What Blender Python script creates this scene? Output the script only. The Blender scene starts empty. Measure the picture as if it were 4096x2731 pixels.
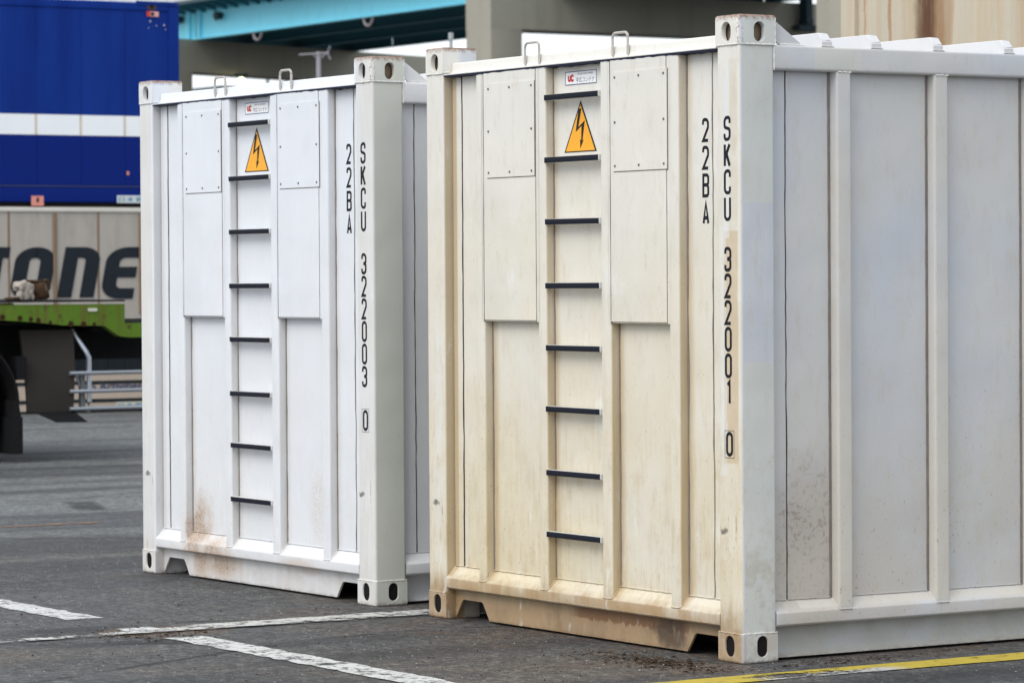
import bpy, bmesh, math, random
from mathutils import Vector, Matrix
random.seed(7)
PI = math.pi
scene = bpy.context.scene
COL = scene.collection

# ------------------------------------------------------------------ camera
cam_d = bpy.data.cameras.new("camera")
cam_d.sensor_width = 36.0
cam_d.lens = 122.39
cam_d.clip_start = 0.1
cam_d.clip_end = 6000
cam = bpy.data.objects.new("camera", cam_d)
COL.objects.link(cam)
yaw, pitch, roll = 1.00678, -0.01878, -0.00619
cy, sy, cp, sp = math.cos(yaw), math.sin(yaw), math.cos(pitch), math.sin(pitch)
fw = Vector((-sy*cp, cy*cp, sp)); rt = Vector((cy, sy, 0)); up = rt.cross(fw)
cr, sr = math.cos(roll), math.sin(roll)
rt2 = rt*cr + up*sr; up2 = -rt*sr + up*cr
M = Matrix((rt2, up2, -fw)).transposed().to_4x4()
M.translation = Vector((11.22861, -8.18013, 1.55432))
cam.matrix_world = M
cam_d.dof.use_dof = True
cam_d.dof.focus_distance = 14.9
cam_d.dof.aperture_fstop = 6.5
scene.camera = cam

# ------------------------------------------------------------------ world, sun, exposure
SUN_AZ = Vector((0.30, -1.0)).normalized()
SUN_EL = math.radians(48)
world = bpy.data.worlds.new("World")
scene.world = world
world.use_nodes = True
wn = world.node_tree
bg = wn.nodes["Background"]
sky = wn.nodes.new("ShaderNodeTexSky")
sky.sky_type = 'NISHITA'
sky.sun_disc = False
sky.sun_elevation = SUN_EL
sky.sun_rotation = math.atan2(SUN_AZ.x, SUN_AZ.y)
sky.air_density = 1.0
sky.dust_density = 1.5
sky.ozone_density = 1.5
hsv = wn.nodes.new("ShaderNodeHueSaturation")
hsv.inputs['Saturation'].default_value = 0.30
wn.links.new(sky.outputs[0], hsv.inputs['Color'])
# an even layer of cloud over the clear sky
cloud = wn.nodes.new("ShaderNodeMix"); cloud.data_type = 'RGBA'
cloud.inputs[0].default_value = 0.62
wn.links.new(hsv.outputs[0], cloud.inputs[6])
cloud.inputs[7].default_value = (4.35, 4.65, 4.95, 1)
wn.links.new(cloud.outputs[2], bg.inputs['Color'])
bg.inputs['Strength'].default_value = 0.15
sun_d = bpy.data.lights.new("sun", 'SUN')
sun_d.energy = 0.95
sun_d.angle = math.radians(38)
sun_d.color = (1.0, 0.965, 0.91)
sun = bpy.data.objects.new("sun", sun_d)
COL.objects.link(sun)
sd = Vector((SUN_AZ.x*math.cos(SUN_EL), SUN_AZ.y*math.cos(SUN_EL), math.sin(SUN_EL)))
sun.rotation_euler = sd.to_track_quat('Z', 'Y').to_euler()
sun.location = (0, 0, 30)
vs = scene.view_settings
vs.view_transform = 'Standard'
vs.look = 'None'
vs.gamma = 1.0
vs.exposure = 0.90
vs.use_curve_mapping = False

# ------------------------------------------------------------------ material node helper
class G:
    def __init__(s, name):
        s.mat = bpy.data.materials.new(name)
        s.mat.use_nodes = True
        s.nt = s.mat.node_tree
        s.b = s.nt.nodes["Principled BSDF"]
        s.tc = s.nt.nodes.new("ShaderNodeTexCoord")
        s.P = s.tc.outputs['Object']
        sep = s.nt.nodes.new("ShaderNodeSeparateXYZ")
        s.nt.links.new(s.P, sep.inputs[0])
        s.x, s.y, s.z = sep.outputs
    def put(s, sock, v):
        if isinstance(v, bpy.types.NodeSocket): s.nt.links.new(v, sock)
        else:
            if isinstance(v, tuple) and len(v) == 3 and sock.type == 'RGBA': v = (*v, 1)
            sock.default_value = v
    def m(s, op, a, b=0.0, c=None):
        n = s.nt.nodes.new("ShaderNodeMath"); n.operation = op
        s.put(n.inputs[0], a); s.put(n.inputs[1], b)
        if c is not None: s.put(n.inputs[2], c)
        return n.outputs[0]
    def mul(s, a, b): return s.m('MULTIPLY', a, b)
    def add(s, a, b): return s.m('ADD', a, b)
    def sub(s, a, b): return s.m('SUBTRACT', a, b)
    def mx(s, a, b): return s.m('MAXIMUM', a, b)
    def ramp(s, v, lo, hi, a=0.0, b=1.0, smooth=True):
        n = s.nt.nodes.new("ShaderNodeMapRange")
        n.interpolation_type = 'SMOOTHSTEP' if smooth else 'LINEAR'
        if lo > hi: lo, hi, a, b = hi, lo, b, a
        s.put(n.inputs['Value'], v)
        n.inputs['From Min'].default_value = lo; n.inputs['From Max'].default_value = hi
        n.inputs['To Min'].default_value = a; n.inputs['To Max'].default_value = b
        return n.outputs[0]
    def vscale(s, k, off=(0, 0, 0)):
        n = s.nt.nodes.new("ShaderNodeMapping")
        s.nt.links.new(s.P, n.inputs['Vector'])
        n.inputs['Scale'].default_value = k; n.inputs['Location'].default_value = off
        return n.outputs[0]
    def noise(s, scale=1.0, detail=3.0, rough=0.5, vec=None, dist=0.0):
        n = s.nt.nodes.new("ShaderNodeTexNoise")
        s.nt.links.new(vec if vec is not None else s.P, n.inputs['Vector'])
        n.inputs['Scale'].default_value = scale; n.inputs['Detail'].default_value = detail
        n.inputs['Roughness'].default_value = rough; n.inputs['Distortion'].default_value = dist
        return n.outputs['Fac']
    def voro(s, scale, vec=None, feature='F1', out='Distance'):
        n = s.nt.nodes.new("ShaderNodeTexVoronoi"); n.feature = feature
        s.nt.links.new(vec if vec is not None else s.P, n.inputs['Vector'])
        n.inputs['Scale'].default_value = scale
        return n.outputs[out]
    def mix(s, f, a, b, mode='MIX'):
        n = s.nt.nodes.new("ShaderNodeMix"); n.data_type = 'RGBA'; n.blend_type = mode
        s.put(n.inputs[0], f); s.put(n.inputs[6], a); s.put(n.inputs[7], b)
        return n.outputs[2]
    def band(s, v, lo, hi, soft):
        return s.mul(s.ramp(v, lo-soft, lo+soft), s.ramp(v, hi+soft, hi-soft))
    def box(s, x0, x1, y0, y1, z0, z1, soft=0.02, n=None, amt=0.0):
        X, Y, Z = s.x, s.y, s.z
        if n is not None:
            d = s.mul(s.sub(n, 0.5), amt); X = s.add(X, d); Z = s.add(Z, d); Y = s.add(Y, d)
        return s.mul(s.mul(s.band(X, x0, x1, soft), s.band(Y, y0, y1, soft)), s.band(Z, z0, z1, soft))
    def blob(s, c, r, n=None, amt=0.6):
        # soft ellipsoid mask, ragged by noise n
        t = 0
        for v, cc, rr in zip((s.x, s.y, s.z), c, r):
            q = s.mul(s.sub(v, cc), 1.0/rr); q = s.mul(q, q)
            t = q if isinstance(t, int) else s.add(t, q)
        if n is not None: t = s.add(t, s.mul(s.sub(n, 0.5), amt*4))
        return s.ramp(t, 1.0, 0.1)
    def bump(s, h, dist=0.002, strength=1.0, prev=None):
        n = s.nt.nodes.new("ShaderNodeBump")
        s.nt.links.new(h, n.inputs['Height'])
        n.inputs['Distance'].default_value = dist; n.inputs['Strength'].default_value = strength
        if prev is not None: s.nt.links.new(prev, n.inputs['Normal'])
        return n.outputs[0]
    def fin(s, col, rough=0.5, metal=0.0, normal=None, spec=0.5):
        s.put(s.b.inputs['Base Color'], col); s.put(s.b.inputs['Roughness'], rough)
        s.put(s.b.inputs['Metallic'], metal); s.put(s.b.inputs['Specular IOR Level'], spec)
        if normal is not None: s.nt.links.new(normal, s.b.inputs['Normal'])
        return s.mat

def plain(name, col, rough=0.6, metal=0.0, var=0.12, scale=6.0, dirt=None, bumpd=0.0, spec=None):
    if spec is None: spec = 0.12 if max(col) < 0.07 else 0.4
    g = G(name)
    n = g.noise(scale, 5, 0.6)
    dark = tuple(c*(1-var) for c in col); lite = tuple(min(1, c*(1+var)) for c in col)
    c = g.mix(n, dark, lite)
    if dirt:
        dcol, lo, hi = dirt
        m = g.ramp(g.noise(3.0, 6, 0.65, g.vscale((2.2, 2.2, 0.5))), lo, hi)
        c = g.mix(m, c, dcol)
    nb = g.bump(g.noise(scale*8, 4), bumpd) if bumpd else None
    return g.fin(c, rough, metal, nb, spec)

RUST = (0.17, 0.062, 0.016)
def container_paint(name, base, warm, wamt, tan, side_a, side_b, kind):
    g = G(name)
    n1 = g.noise(1.4, 4, 0.55)
    n2 = g.noise(9.0, 5, 0.6)
    streak = g.noise(1.0, 4, 0.55, g.vscale((9, 9, 0.9)))
    streak2 = g.noise(1.0, 5, 0.65, g.vscale((42, 42, 4.0), (3, 7, 1)))
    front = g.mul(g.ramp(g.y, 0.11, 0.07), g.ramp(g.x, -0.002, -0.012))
    low = g.ramp(g.z, 2.5, 0.25, smooth=False)
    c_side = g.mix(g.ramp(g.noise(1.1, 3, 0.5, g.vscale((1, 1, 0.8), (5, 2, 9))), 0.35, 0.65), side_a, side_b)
    # front and side colours apart: weaker side light is partly put into them
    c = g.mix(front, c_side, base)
    c = g.mix(g.mul(g.ramp(streak, 0.42, 0.66), 0.10), c, tuple(v*0.88 for v in base))
    # cream weathering of the front end, stronger towards the ground and in runs
    w = g.mul(front, g.add(0.12, g.mul(low, 0.88)))
    w = g.mul(w, g.ramp(g.add(g.mul(n1, 0.8), g.mul(streak, 0.2)), 0.30, 0.62, 0.45, 1.0))
    c = g.mix(g.mul(w, wamt), c, warm)
    # tan residue that collects along the right flank of each rib and beside the left post
    fx = g.m('FRACT', g.mul(g.add(g.x, 0.446), 2.0))
    ribm = g.mul(g.ramp(fx, 0.0, 0.015), g.ramp(fx, 0.14, 0.035))
    ribm = g.mul(ribm, g.mul(g.ramp(g.y, 0.008, 0.016), g.ramp(g.y, 0.07, 0.055)))
    ribm = g.mul(g.mul(ribm, g.ramp(g.z, 2.461, 2.457)), g.mul(g.ramp(streak2, 0.2, 0.6, 0.6, 1.0), g.ramp(g.z, 2.4, 0.6, 0.55, 1.0)))
    c = g.mix(g.mul(ribm, 0.78 if kind == 'A' else 0.30), c, tan)
    postm = g.mul(g.mul(g.band(g.x, -2.285, -2.24, 0.006), g.ramp(g.z, 2.463, 2.458)), g.mul(g.ramp(g.y, 0.008, 0.016), g.ramp(g.y, 0.07, 0.05)))
    c = g.mix(g.mul(postm, 0.8 if kind == 'A' else 0.25), c, tan)
    # runs near the ground
    run = g.mul(g.ramp(g.add(g.mul(streak2, .5), g.mul(n2, .5)), 0.46, 0.70), g.mul(front, g.ramp(g.z, 1.5, 0.1)))
    c = g.mix(g.mul(run, 0.60 if kind == 'A' else 0.2), c, tan)
    # grime at base
    gr = g.mul(g.ramp(g.z, 0.24, 0.10), g.ramp(n2, 0.3, 0.7, 0.45, 1.0))
    c = g.mix(g.mul(gr, g.mul(g.add(g.mul(front, 0.75), 0.15), 0.85 if kind == 'A' else 0.35)), c,
              (0.17, 0.095, 0.042) if kind == 'A' else (0.38, 0.30, 0.23))
    if kind == 'A':
        # heavy brown road film on the recessed sill, lighter on the lower rail and bottom castings
        silm = g.mul(g.mul(g.ramp(g.y, 0.030, 0.034), g.ramp(g.y, 0.10, 0.09)), g.mul(g.ramp(g.z, 0.148, 0.143), g.ramp(g.x, -0.15, -0.16)))
        c = g.mix(g.mul(silm, g.ramp(streak, .3, .7, .70, .97)), c, g.mix(g.ramp(g.add(g.mul(n2, .5), g.mul(n1, .5)), .38, .62), (0.150, 0.088, 0.036), (0.34, 0.245, 0.13)))
        rlm = g.mul(g.mul(g.ramp(g.y, 0.030, 0.02), g.ramp(g.z, 0.25, 0.14)), front)
        c = g.mix(g.mul(rlm, g.ramp(g.add(g.mul(streak2, .5), g.mul(n2, .5)), .35, .65, .15, .75)), c, (0.36, 0.235, 0.115))
        ctm = g.mul(g.ramp(g.z, 0.125, 0.10), g.mul(g.ramp(g.y, 0.19, 0.18), g.ramp(n2, .3, .7, .35, .85)))
        c = g.mix(g.mul(ctm, g.ramp(g.x, 0.0, -0.02, .45, .8)), c, (0.33, 0.22, 0.125))
        # rust run with a ragged lower edge under the front rail, dark scorch near the right pocket
        edge = g.add(0.085, g.mul(g.sub(g.noise(1.0, 4, 0.7, g.vscale((22, 1, 1))), 0.5), 0.09))
        r1 = g.mul(g.mul(g.ramp(g.sub(g.z, edge), -0.003, 0.004), g.ramp(g.z, 0.15, 0.145)),
                   g.mul(g.band(g.x, -1.30, -0.42, 0.06), g.mul(g.ramp(g.y, 0.03, 0.035), g.ramp(g.y, 0.1, 0.09))))
        c = g.mix(g.mul(r1, 0.75), c, (0.16, 0.065, 0.022))
        c = g.mix(g.mul(g.blob((-0.56, 0.06, 0.07), (0.14, 0.1, 0.09), n2, 0.5), 0.8), c, (0.05, 0.03, 0.02))
        # rail front: rub marks
        rm = g.mul(g.box(-2.25, -0.18, -0.05, 0.02, 0.15, 0.188, 0.004), g.ramp(g.noise(1.0, 2, 0.5, g.vscale((3.2, 1, 1))), 0.46, 0.50))
        c = g.mix(g.mul(rm, 0.6), c, (0.36, 0.23, 0.115))
        # bare post strip where the lettering panel was masked: tan with white edge
        pm = g.mul(g.box(-0.118, -0.022, -0.01, 0.006, 0.80, 1.73, 0.004, n2, 0.012), 1.0)
        c = g.mix(g.mul(pm, g.ramp(n2, .3, .7, .7, 1.0)), c, (0.50, 0.38, 0.235))
        pm2 = g.box(-0.075, -0.02, -0.01, 0.006, 1.73, 2.42, 0.006, n2, 0.03)
        c = g.mix(g.mul(pm2, 0.45), c, (0.52, 0.43, 0.31))
        c = g.mix(g.mul(g.box(-0.115, -0.08, -0.01, 0.006, 1.70, 2.40, 0.003, n2, 0.02), 0.6), c, (0.66, 0.67, 0.68))
        c = g.mix(g.mul(g.box(-0.14, -0.10, -0.01, 0.006, 0.75, 1.75, 0.003, n2, 0.01), 0.5), c, (0.66, 0.66, 0.64))
        lp = g.mul(g.box(-2.36, -2.31, -0.01, 0.006, 0.25, 1.5, 0.008, n2, 0.06), g.ramp(streak2, .4, .55))
        c = g.mix(g.mul(lp, 0.75), c, (0.64, 0.64, 0.63))
        # side of the near post: bluish repaint patch between two cream ones
        sm = g.mul(g.ramp(g.x, -0.012, -0.005), g.mul(g.ramp(g.y, 0.018, 0.022), g.ramp(g.y, 0.18, 0.176)))
        c = g.mix(g.mul(sm, 0.9), c, (0.55, 0.56, 0.53))
        bl = g.mul(sm, g.band(g.add(g.z, g.mul(g.sub(streak2, 0.5), 0.04)), 1.205, 1.84, 0.003))
        c = g.mix(g.mul(bl, 0.9), c, g.mix(g.ramp(streak2, 0.3, 0.7), (0.49, 0.51, 0.565), (0.53, 0.54, 0.575)))
        c = g.mix(g.mul(g.mul(sm, g.ramp(g.z, 0.75, 0.25)), g.ramp(n2, 0.42, 0.62, 0.05, 0.55)), c, (0.36, 0.30, 0.23))
        # brown mould on the first side panel and light splash marks beyond
        sp = g.noise(52, 3, 0.55)
        mb_ = g.blob((-0.05, 0.37, 0.40), (0.1, 0.26, 0.50), n2, 0.20)
        c = g.mix(g.mul(mb_, 0.65), c, (0.34, 0.275, 0.215))
        c = g.mix(g.mul(g.mul(mb_, g.ramp(sp, 0.52, 0.68)), 0.75), c, (0.17, 0.12, 0.085))
        lowside = g.mul(g.ramp(g.x, -0.07, -0.055), g.mul(g.ramp(g.z, 1.5, 0.2), g.ramp(g.noise(2.2, 4, .6), 0.30, 0.62, .35, 1.0)))
        lowside = g.mul(lowside, g.ramp(g.y, 0.17, 0.2))
        c = g.mix(g.mul(lowside, 0.75), c, (0.475, 0.435, 0.38))
        sill_shade = g.mul(g.ramp(g.x, -0.12, -0.11), g.mul(g.ramp(g.z, 0.135, 0.125), g.ramp(g.y, .18, .19)))
        c = g.mix(g.mul(sill_shade, g.ramp(n2, .3, .7, .6, .9)), c, (0.34, 0.335, 0.30))  # sill colour darkened to stand for the shade under the rail
        ribs_ = g.mul(g.mul(g.ramp(g.x, -0.047, -0.043), g.ramp(g.y, .3, .31)), g.mul(g.ramp(g.z, 2.37, 2.36), g.ramp(g.z, .2, .21)))
        c = g.mix(g.mul(ribs_, g.ramp(g.z, 2.4, .3, .35, .8)), c, (0.54, 0.51, 0.455))
        c = g.mix(g.mul(g.box(-0.02, 0.01, 0.38, 0.62, 2.36, 2.48, 0.003), 0.7), c, (0.57, 0.57, 0.52))
    else:
        b1 = g.blob((-1.83, 0.05, 0.20), (0.17, 0.2, 0.30), n2, 0.55)
        b2 = g.blob((-1.64, 0.03, 0.12), (0.26, 0.2, 0.15), n2, 0.4)
        sp = g.noise(110, 5, 0.8)
        c = g.mix(g.mul(g.mx(b1, b2), g.ramp(sp, 0.38, 0.60, 0.32, 0.58)), c, (0.40, 0.245, 0.11))
        b5 = g.mx(g.blob((-1.86, 0.05, 0.22), (0.10, 0.2, 0.20), n2, 0.6), g.blob((-1.62, 0.03, 0.11), (0.16, 0.2, 0.10), n2, 0.6))
        c = g.mix(g.mul(b5, g.ramp(sp, 0.40, 0.62, 0.1, 0.7)), c, (0.24, 0.115, 0.04))
        b3 = g.blob((-0.75, 0.02, 0.14), (0.22, 0.2, 0.05), n2, 0.4)
        c = g.mix(g.mul(b3, 0.35), c, (0.45, 0.30, 0.17))
        b4 = g.blob((-0.62, 0.05, 0.42), (0.12, 0.2, 0.25), n2, 0.5)
        c = g.mix(g.mul(b4, g.ramp(sp, 0.4, 0.65, 0.0, 0.5)), c, (0.5, 0.36, 0.24))
        sm = g.mul(g.ramp(g.x, -0.035, -0.012), g.mul(g.ramp(g.y, 0.0, 0.022), g.ramp(g.y, 0.18, 0.176)))
        c = g.mix(g.mul(sm, 0.85), c, (0.53, 0.53, 0.46))
        pw = g.mul(g.ramp(g.y, 0.012, 0.006), g.mx(g.ramp(g.x, -2.29, -2.30), g.ramp(g.x, -0.15, -0.14)))
        c = g.mix(g.mul(pw, g.ramp(g.add(g.mul(n1, .4), g.mul(streak2, .6)), 0.3, 0.75, 0.25, 0.8)), c, (0.57, 0.545, 0.48))
    # thin scratches and knocks on the posts
    ptm = g.mx(g.ramp(g.x, -0.17, -0.155), g.ramp(g.x, -2.265, -2.28))
    scr = g.mul(g.ramp(g.noise(1.0, 3, 0.6, g.vscale((60, 60, 9), (2, 2, 7))), 0.64, 0.70), g.mul(ptm, g.ramp(g.z, 1.5, 0.3)))
    c = g.mix(g.mul(g.mul(scr, front), 0.65 if kind == 'A' else .45), c, (0.24, 0.17, 0.11))
    # dents on the posts
    for dx in (-2.365, -0.125):
        c = g.mix(g.mul(g.blob((dx, 0.0, 0.525), (0.034, 0.03, 0.018), g.noise(38, 4, .7), 0.7), 0.9), c, (0.13, 0.12, 0.10))
    # specks of grit
    sk = g.mul(g.ramp(g.noise(95, 3, 0.6, g.vscale((1, 1, .6))), 0.64, 0.70), g.ramp(n1, 0.35, 0.7, 0.3, 1.0))
    c = g.mix(g.mul(sk, g.mul(g.add(g.mul(low, 0.6), 0.15), 0.9 if kind == 'A' else 0.5)), c, (0.23, 0.15, 0.09))
    # soft vertical mottling and pale scuffs, mid scale
    mot = g.noise(1.0, 6, 0.75, g.vscale((17, 17, 6), (1, 4, 2)))
    c = g.mix(g.mul(g.ramp(mot, 0.50, 0.70), 0.30 if kind == 'A' else 0.14), c, tuple(v*0.74 for v in (warm if kind == 'A' else base)))
    c = g.mix(g.mul(g.mul(g.ramp(g.noise(1.0, 5, 0.7, g.vscale((6, 6, 2.2), (8, 1, 5))), 0.60, 0.68), front), 0.45), c, tuple(min(1, v*1.07) for v in base))
    # rust on top castings: along upper edges and bottoms of the holes
    tr = g.mx(g.mul(g.ramp(g.z, 2.560, 2.590), g.ramp(g.noise(45, 5, 0.75), 0.44, 0.56)), g.mul(g.ramp(g.z, 2.575, 2.586), 0.75))
    c = g.mix(g.mul(g.mul(tr, g.ramp(g.y, .2, .19)), 0.92), c, RUST)
    c = g.mix(g.mul(g.mul(g.ramp(g.z, 2.5895, 2.5905), g.ramp(n2, 0.3, 0.5, 0.4, 1.0)), g.ramp(g.y, .2, .19)), c, RUST)
    cr_ = g.mul(g.mul(g.ramp(g.z, 2.475, 2.48), g.mul(g.ramp(g.x, -0.03, -0.01), g.ramp(g.y, 0.03, 0.008))), g.ramp(g.noise(70, 4, .75), .52, .60))
    c = g.mix(g.mul(cr_, 0.75), c, RUST)
    # scuffs on the castings
    sc_ = g.mul(g.mx(g.ramp(g.z, 2.473, 2.476), g.ramp(g.z, 0.118, 0.115)), g.ramp(g.noise(1.0, 5, .8, g.vscale((25, 25, 110))), .64, .70))
    c = g.mix(g.mul(g.mul(sc_, g.ramp(g.y, .19, .18)), 0.6), c, (0.13, 0.12, 0.11))
    # rust at the very bottom
    br = g.mul(g.ramp(g.z, 0.03, 0.0), g.ramp(g.noise(30, 4, 0.7), 0.40, 0.6))
    c = g.mix(g.mul(br, 0.6), c, (0.10, 0.045, 0.02))
    h = g.noise(2.4, 2, 0.4)
    nb = g.bump(h, 0.03, 0.6)
    nb = g.bump(g.noise(60, 4, 0.6), 0.0012, 0.5, nb)
    return g.fin(c, g.ramp(n2, 0.2, 0.8, 0.42, 0.62), 0.0, nb, 0.4)

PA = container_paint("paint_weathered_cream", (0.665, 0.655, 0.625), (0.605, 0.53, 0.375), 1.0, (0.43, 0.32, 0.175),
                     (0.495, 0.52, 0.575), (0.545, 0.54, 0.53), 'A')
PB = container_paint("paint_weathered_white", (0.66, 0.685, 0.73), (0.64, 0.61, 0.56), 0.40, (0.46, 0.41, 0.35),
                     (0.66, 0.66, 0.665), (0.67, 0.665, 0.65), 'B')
SEAL = plain("sealant_grey", (0.20, 0.175, 0.155), 0.7, 0, 0.45, 20)
NAVYSHADE = plain("navy_shadow_line", (0.012, 0.016, 0.035), 0.6)
SEALL = plain("sealant_pale", (0.30, 0.275, 0.25), 0.7, 0, 0.3, 20)
SEALD = plain("sealant_dark", (0.05, 0.045, 0.05), 0.6, 0, 0.4, 20)
ROOFW = plain("roof_white_paint", (0.60, 0.60, 0.61), 0.5, 0, 0.05, 6)
HOOP = plain("hoop_paint", (0.42, 0.39, 0.36), 0.5, 0, 0.15, 20)
RUNGW = plain("clean_white_paint", (0.62, 0.62, 0.60), 0.5, 0, 0.06, 10)
CAVT = plain("rusty_tan_cavity", (0.20, 0.155, 0.11), 0.9, 0, 0.4, 25, dirt=((0.16, 0.07, 0.025), .5, .65))
CAVD = plain("cavity_shade_fill", (0.012, 0.010, 0.010), 0.9)  # near-black fill stands for shade inside the unpainted bottom castings
WELD = plain("weld_bead_paint", (0.66, 0.65, 0.62), 0.5, 0, 0.25, 60, bumpd=0.002)
INK = plain("black_lettering", (0.012, 0.013, 0.018), 0.5, 0, 0.15, 30)
GRIP = plain("black_rung_grip", (0.010, 0.012, 0.020), 0.6, 0, 0.2, 40)
SCREW = plain("screw_steel", (0.16, 0.16, 0.17), 0.4, 0.6, 0.3, 90)
ORANGE = plain("sign_orange", (0.80, 0.36, 0.015), 0.45, 0, 0.06, 9)
SIGNBLK = plain("sign_black", (0.02, 0.016, 0.014), 0.45, 0, 0.1, 30)
LOGOW = plain("logo_plate_white", (0.80, 0.80, 0.80), 0.4, 0, 0.03, 30)
LOGOB = plain("logo_blue_ink", (0.02, 0.05, 0.16), 0.4, 0, 0.05, 30)
LOGOR = plain("logo_red_ink", (0.50, 0.015, 0.02), 0.4, 0, 0.05, 30)

# ------------------------------------------------------------------ mesh helpers
class MB:
    def __init__(s): s.v = []; s.f = []
    def raw(s, vs, fs):
        o = len(s.v); s.v += [tuple(v) for v in vs]; s.f += [tuple(i+o for i in f) for f in fs]
    def box(s, x0, x1, y0, y1, z0, z1):
        s.raw([(x0,y0,z0),(x1,y0,z0),(x1,y1,z0),(x0,y1,z0),(x0,y0,z1),(x1,y0,z1),(x1,y1,z1),(x0,y1,z1)],
              [(0,3,2,1),(4,5,6,7),(0,1,5,4),(1,2,6,5),(2,3,7,6),(3,0,4,7)])
        return s
    def prism(s, pts, a, b, ax):
        # pts in the plane across axis ax: ax 'x' -> (y,z), 'y' -> (x,z), 'z' -> (x,y)
        f = {'x': lambda p, t: (t, p[0], p[1]), 'y': lambda p, t: (p[0], t, p[1]), 'z': lambda p, t: (p[0], p[1], t)}[ax]
        n = len(pts)
        s.raw([f(p, a) for p in pts] + [f(p, b) for p in pts],
              [tuple(range(n)), tuple(range(2*n-1, n-1, -1))] + [(i, i+n, (i+1) % n+n, (i+1) % n) for i in range(n)])
        return s
    def tube(s, path, r, n=8, closed=False, jit=0.0):
        P = [Vector(p) for p in path]; m = len(P); rings = []
        for i, p in enumerate(P):
            if closed: t = P[(i+1) % m]-P[i-1]
            else: t = P[min(i+1, m-1)]-P[max(i-1, 0)]
            t.normalize()
            u = t.cross(Vector((0, 0, 1)))
            if u.length < 0.2: u = t.cross(Vector((0, 1, 0)))
            u.normalize(); w = t.cross(u)
            rr = (r[i] if isinstance(r, list) else r)*(1+random.uniform(-jit, jit))
            rings.append([p+(u*math.cos(2*PI*k/n)+w*math.sin(2*PI*k/n))*rr for k in range(n)])
        vs = [v for rg in rings for v in rg]; fs = []
        for i in range(m if closed else m-1):
            j = (i+1) % m
            fs += [(i*n+k, i*n+(k+1) % n, j*n+(k+1) % n, j*n+k) for k in range(n)]
        if not closed: fs += [tuple(range(n-1, -1, -1)), tuple((m-1)*n+k for k in range(n))]
        s.raw(vs, fs); return s
    def cyl(s, c, r, h, ax='y', n=20, r2=None):
        c = Vector(c); d = {'x': Vector((1,0,0)), 'y': Vector((0,1,0)), 'z': Vector((0,0,1))}[ax]
        u = Vector((0,0,1)) if ax != 'z' else Vector((1,0,0)); w = d.cross(u); r2 = r if r2 is None else r2
        A = [c+(u*math.cos(2*PI*k/n)+w*math.sin(2*PI*k/n))*r for k in range(n)]
        B = [c+d*h+(u*math.cos(2*PI*k/n)+w*math.sin(2*PI*k/n))*r2 for k in range(n)]
        s.raw(A+B, [tuple(range(n)), tuple(range(2*n-1, n-1, -1))]+[(k, k+n, (k+1) % n+n, (k+1) % n) for k in range(n)])
        return s
    def mirror_x(s, off):
        s.v = [(off-x, y, z) for x, y, z in s.v]; return s
    def mirror_y(s, off):
        s.v = [(x, off-y, z) for x, y, z in s.v]; return s
    def build(s, name, mat, parent=None, smooth=True, ang=35, recalc=True):
        me = bpy.data.meshes.new(name)
        me.from_pydata(s.v, [], s.f)
        if recalc:
            bm = bmesh.new(); bm.from_mesh(me)
            bmesh.ops.recalc_face_normals(bm, faces=bm.faces)
            bm.to_mesh(me); bm.free()
        me.materials.append(mat)
        if smooth:
            me.shade_smooth(); me.set_sharp_from_angle(angle=math.radians(ang))
        o = bpy.data.objects.new(name, me); COL.objects.link(o)
        if parent: o.parent = parent
        return o

def rp(pts, r, n=4):
    # round the corners of a closed polygon; r scalar or list
    out = []; m = len(pts)
    for i in range(m):
        rr = r[i] if isinstance(r, (list, tuple)) else r
        p = Vector(pts[i]); a = Vector(pts[i-1])-p; b = Vector(pts[(i+1) % m])-p
        if rr <= 0: out.append(tuple(p)); continue
        la, lb = a.length, b.length; a.normalize(); b.normalize()
        ang = a.angle(b); d = min(rr/math.tan(ang/2), la*.48, lb*.48)
        p0 = p+a*d; p2 = p+b*d
        for k in range(n+1):
            t = k/n; out.append(tuple(p0*(1-t)**2+p*2*t*(1-t)+p2*t*t))
    return out
def rect(x0, x1, y0, y1, r, n=4): return rp([(x0,y0),(x1,y0),(x1,y1),(x0,y1)], r, n)
def stad(cx, cy_, hw, hh, n=8):
    p = []
    for k in range(n+1): a = PI*k/n; p.append((cx+hw*math.cos(a), cy_+hh-hw+hw*math.sin(a)))
    for k in range(n+1): a = PI+PI*k/n; p.append((cx+hw*math.cos(a), cy_-hh+hw+hw*math.sin(a)))
    return p

def tag(o, label=None, cat=None, group=None, kind=None):
    if label: o['label'] = label
    if cat: o['category'] = cat
    if group: o['group'] = group
    if kind: o['kind'] = kind
    return o
def empty(name, loc, rz=0.0):
    o = bpy.data.objects.new(name, None); o.empty_display_size = 0.3
    o.location = loc; o.rotation_euler = (0, 0, rz); COL.objects.link(o); return o
def share(src, loc, parent, rot=None, scale=None):
    o = src.copy(); COL.objects.link(o); o.parent = parent; o.location = loc
    if rot: o.rotation_euler = rot
    if scale: o.scale = scale
    return o

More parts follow.
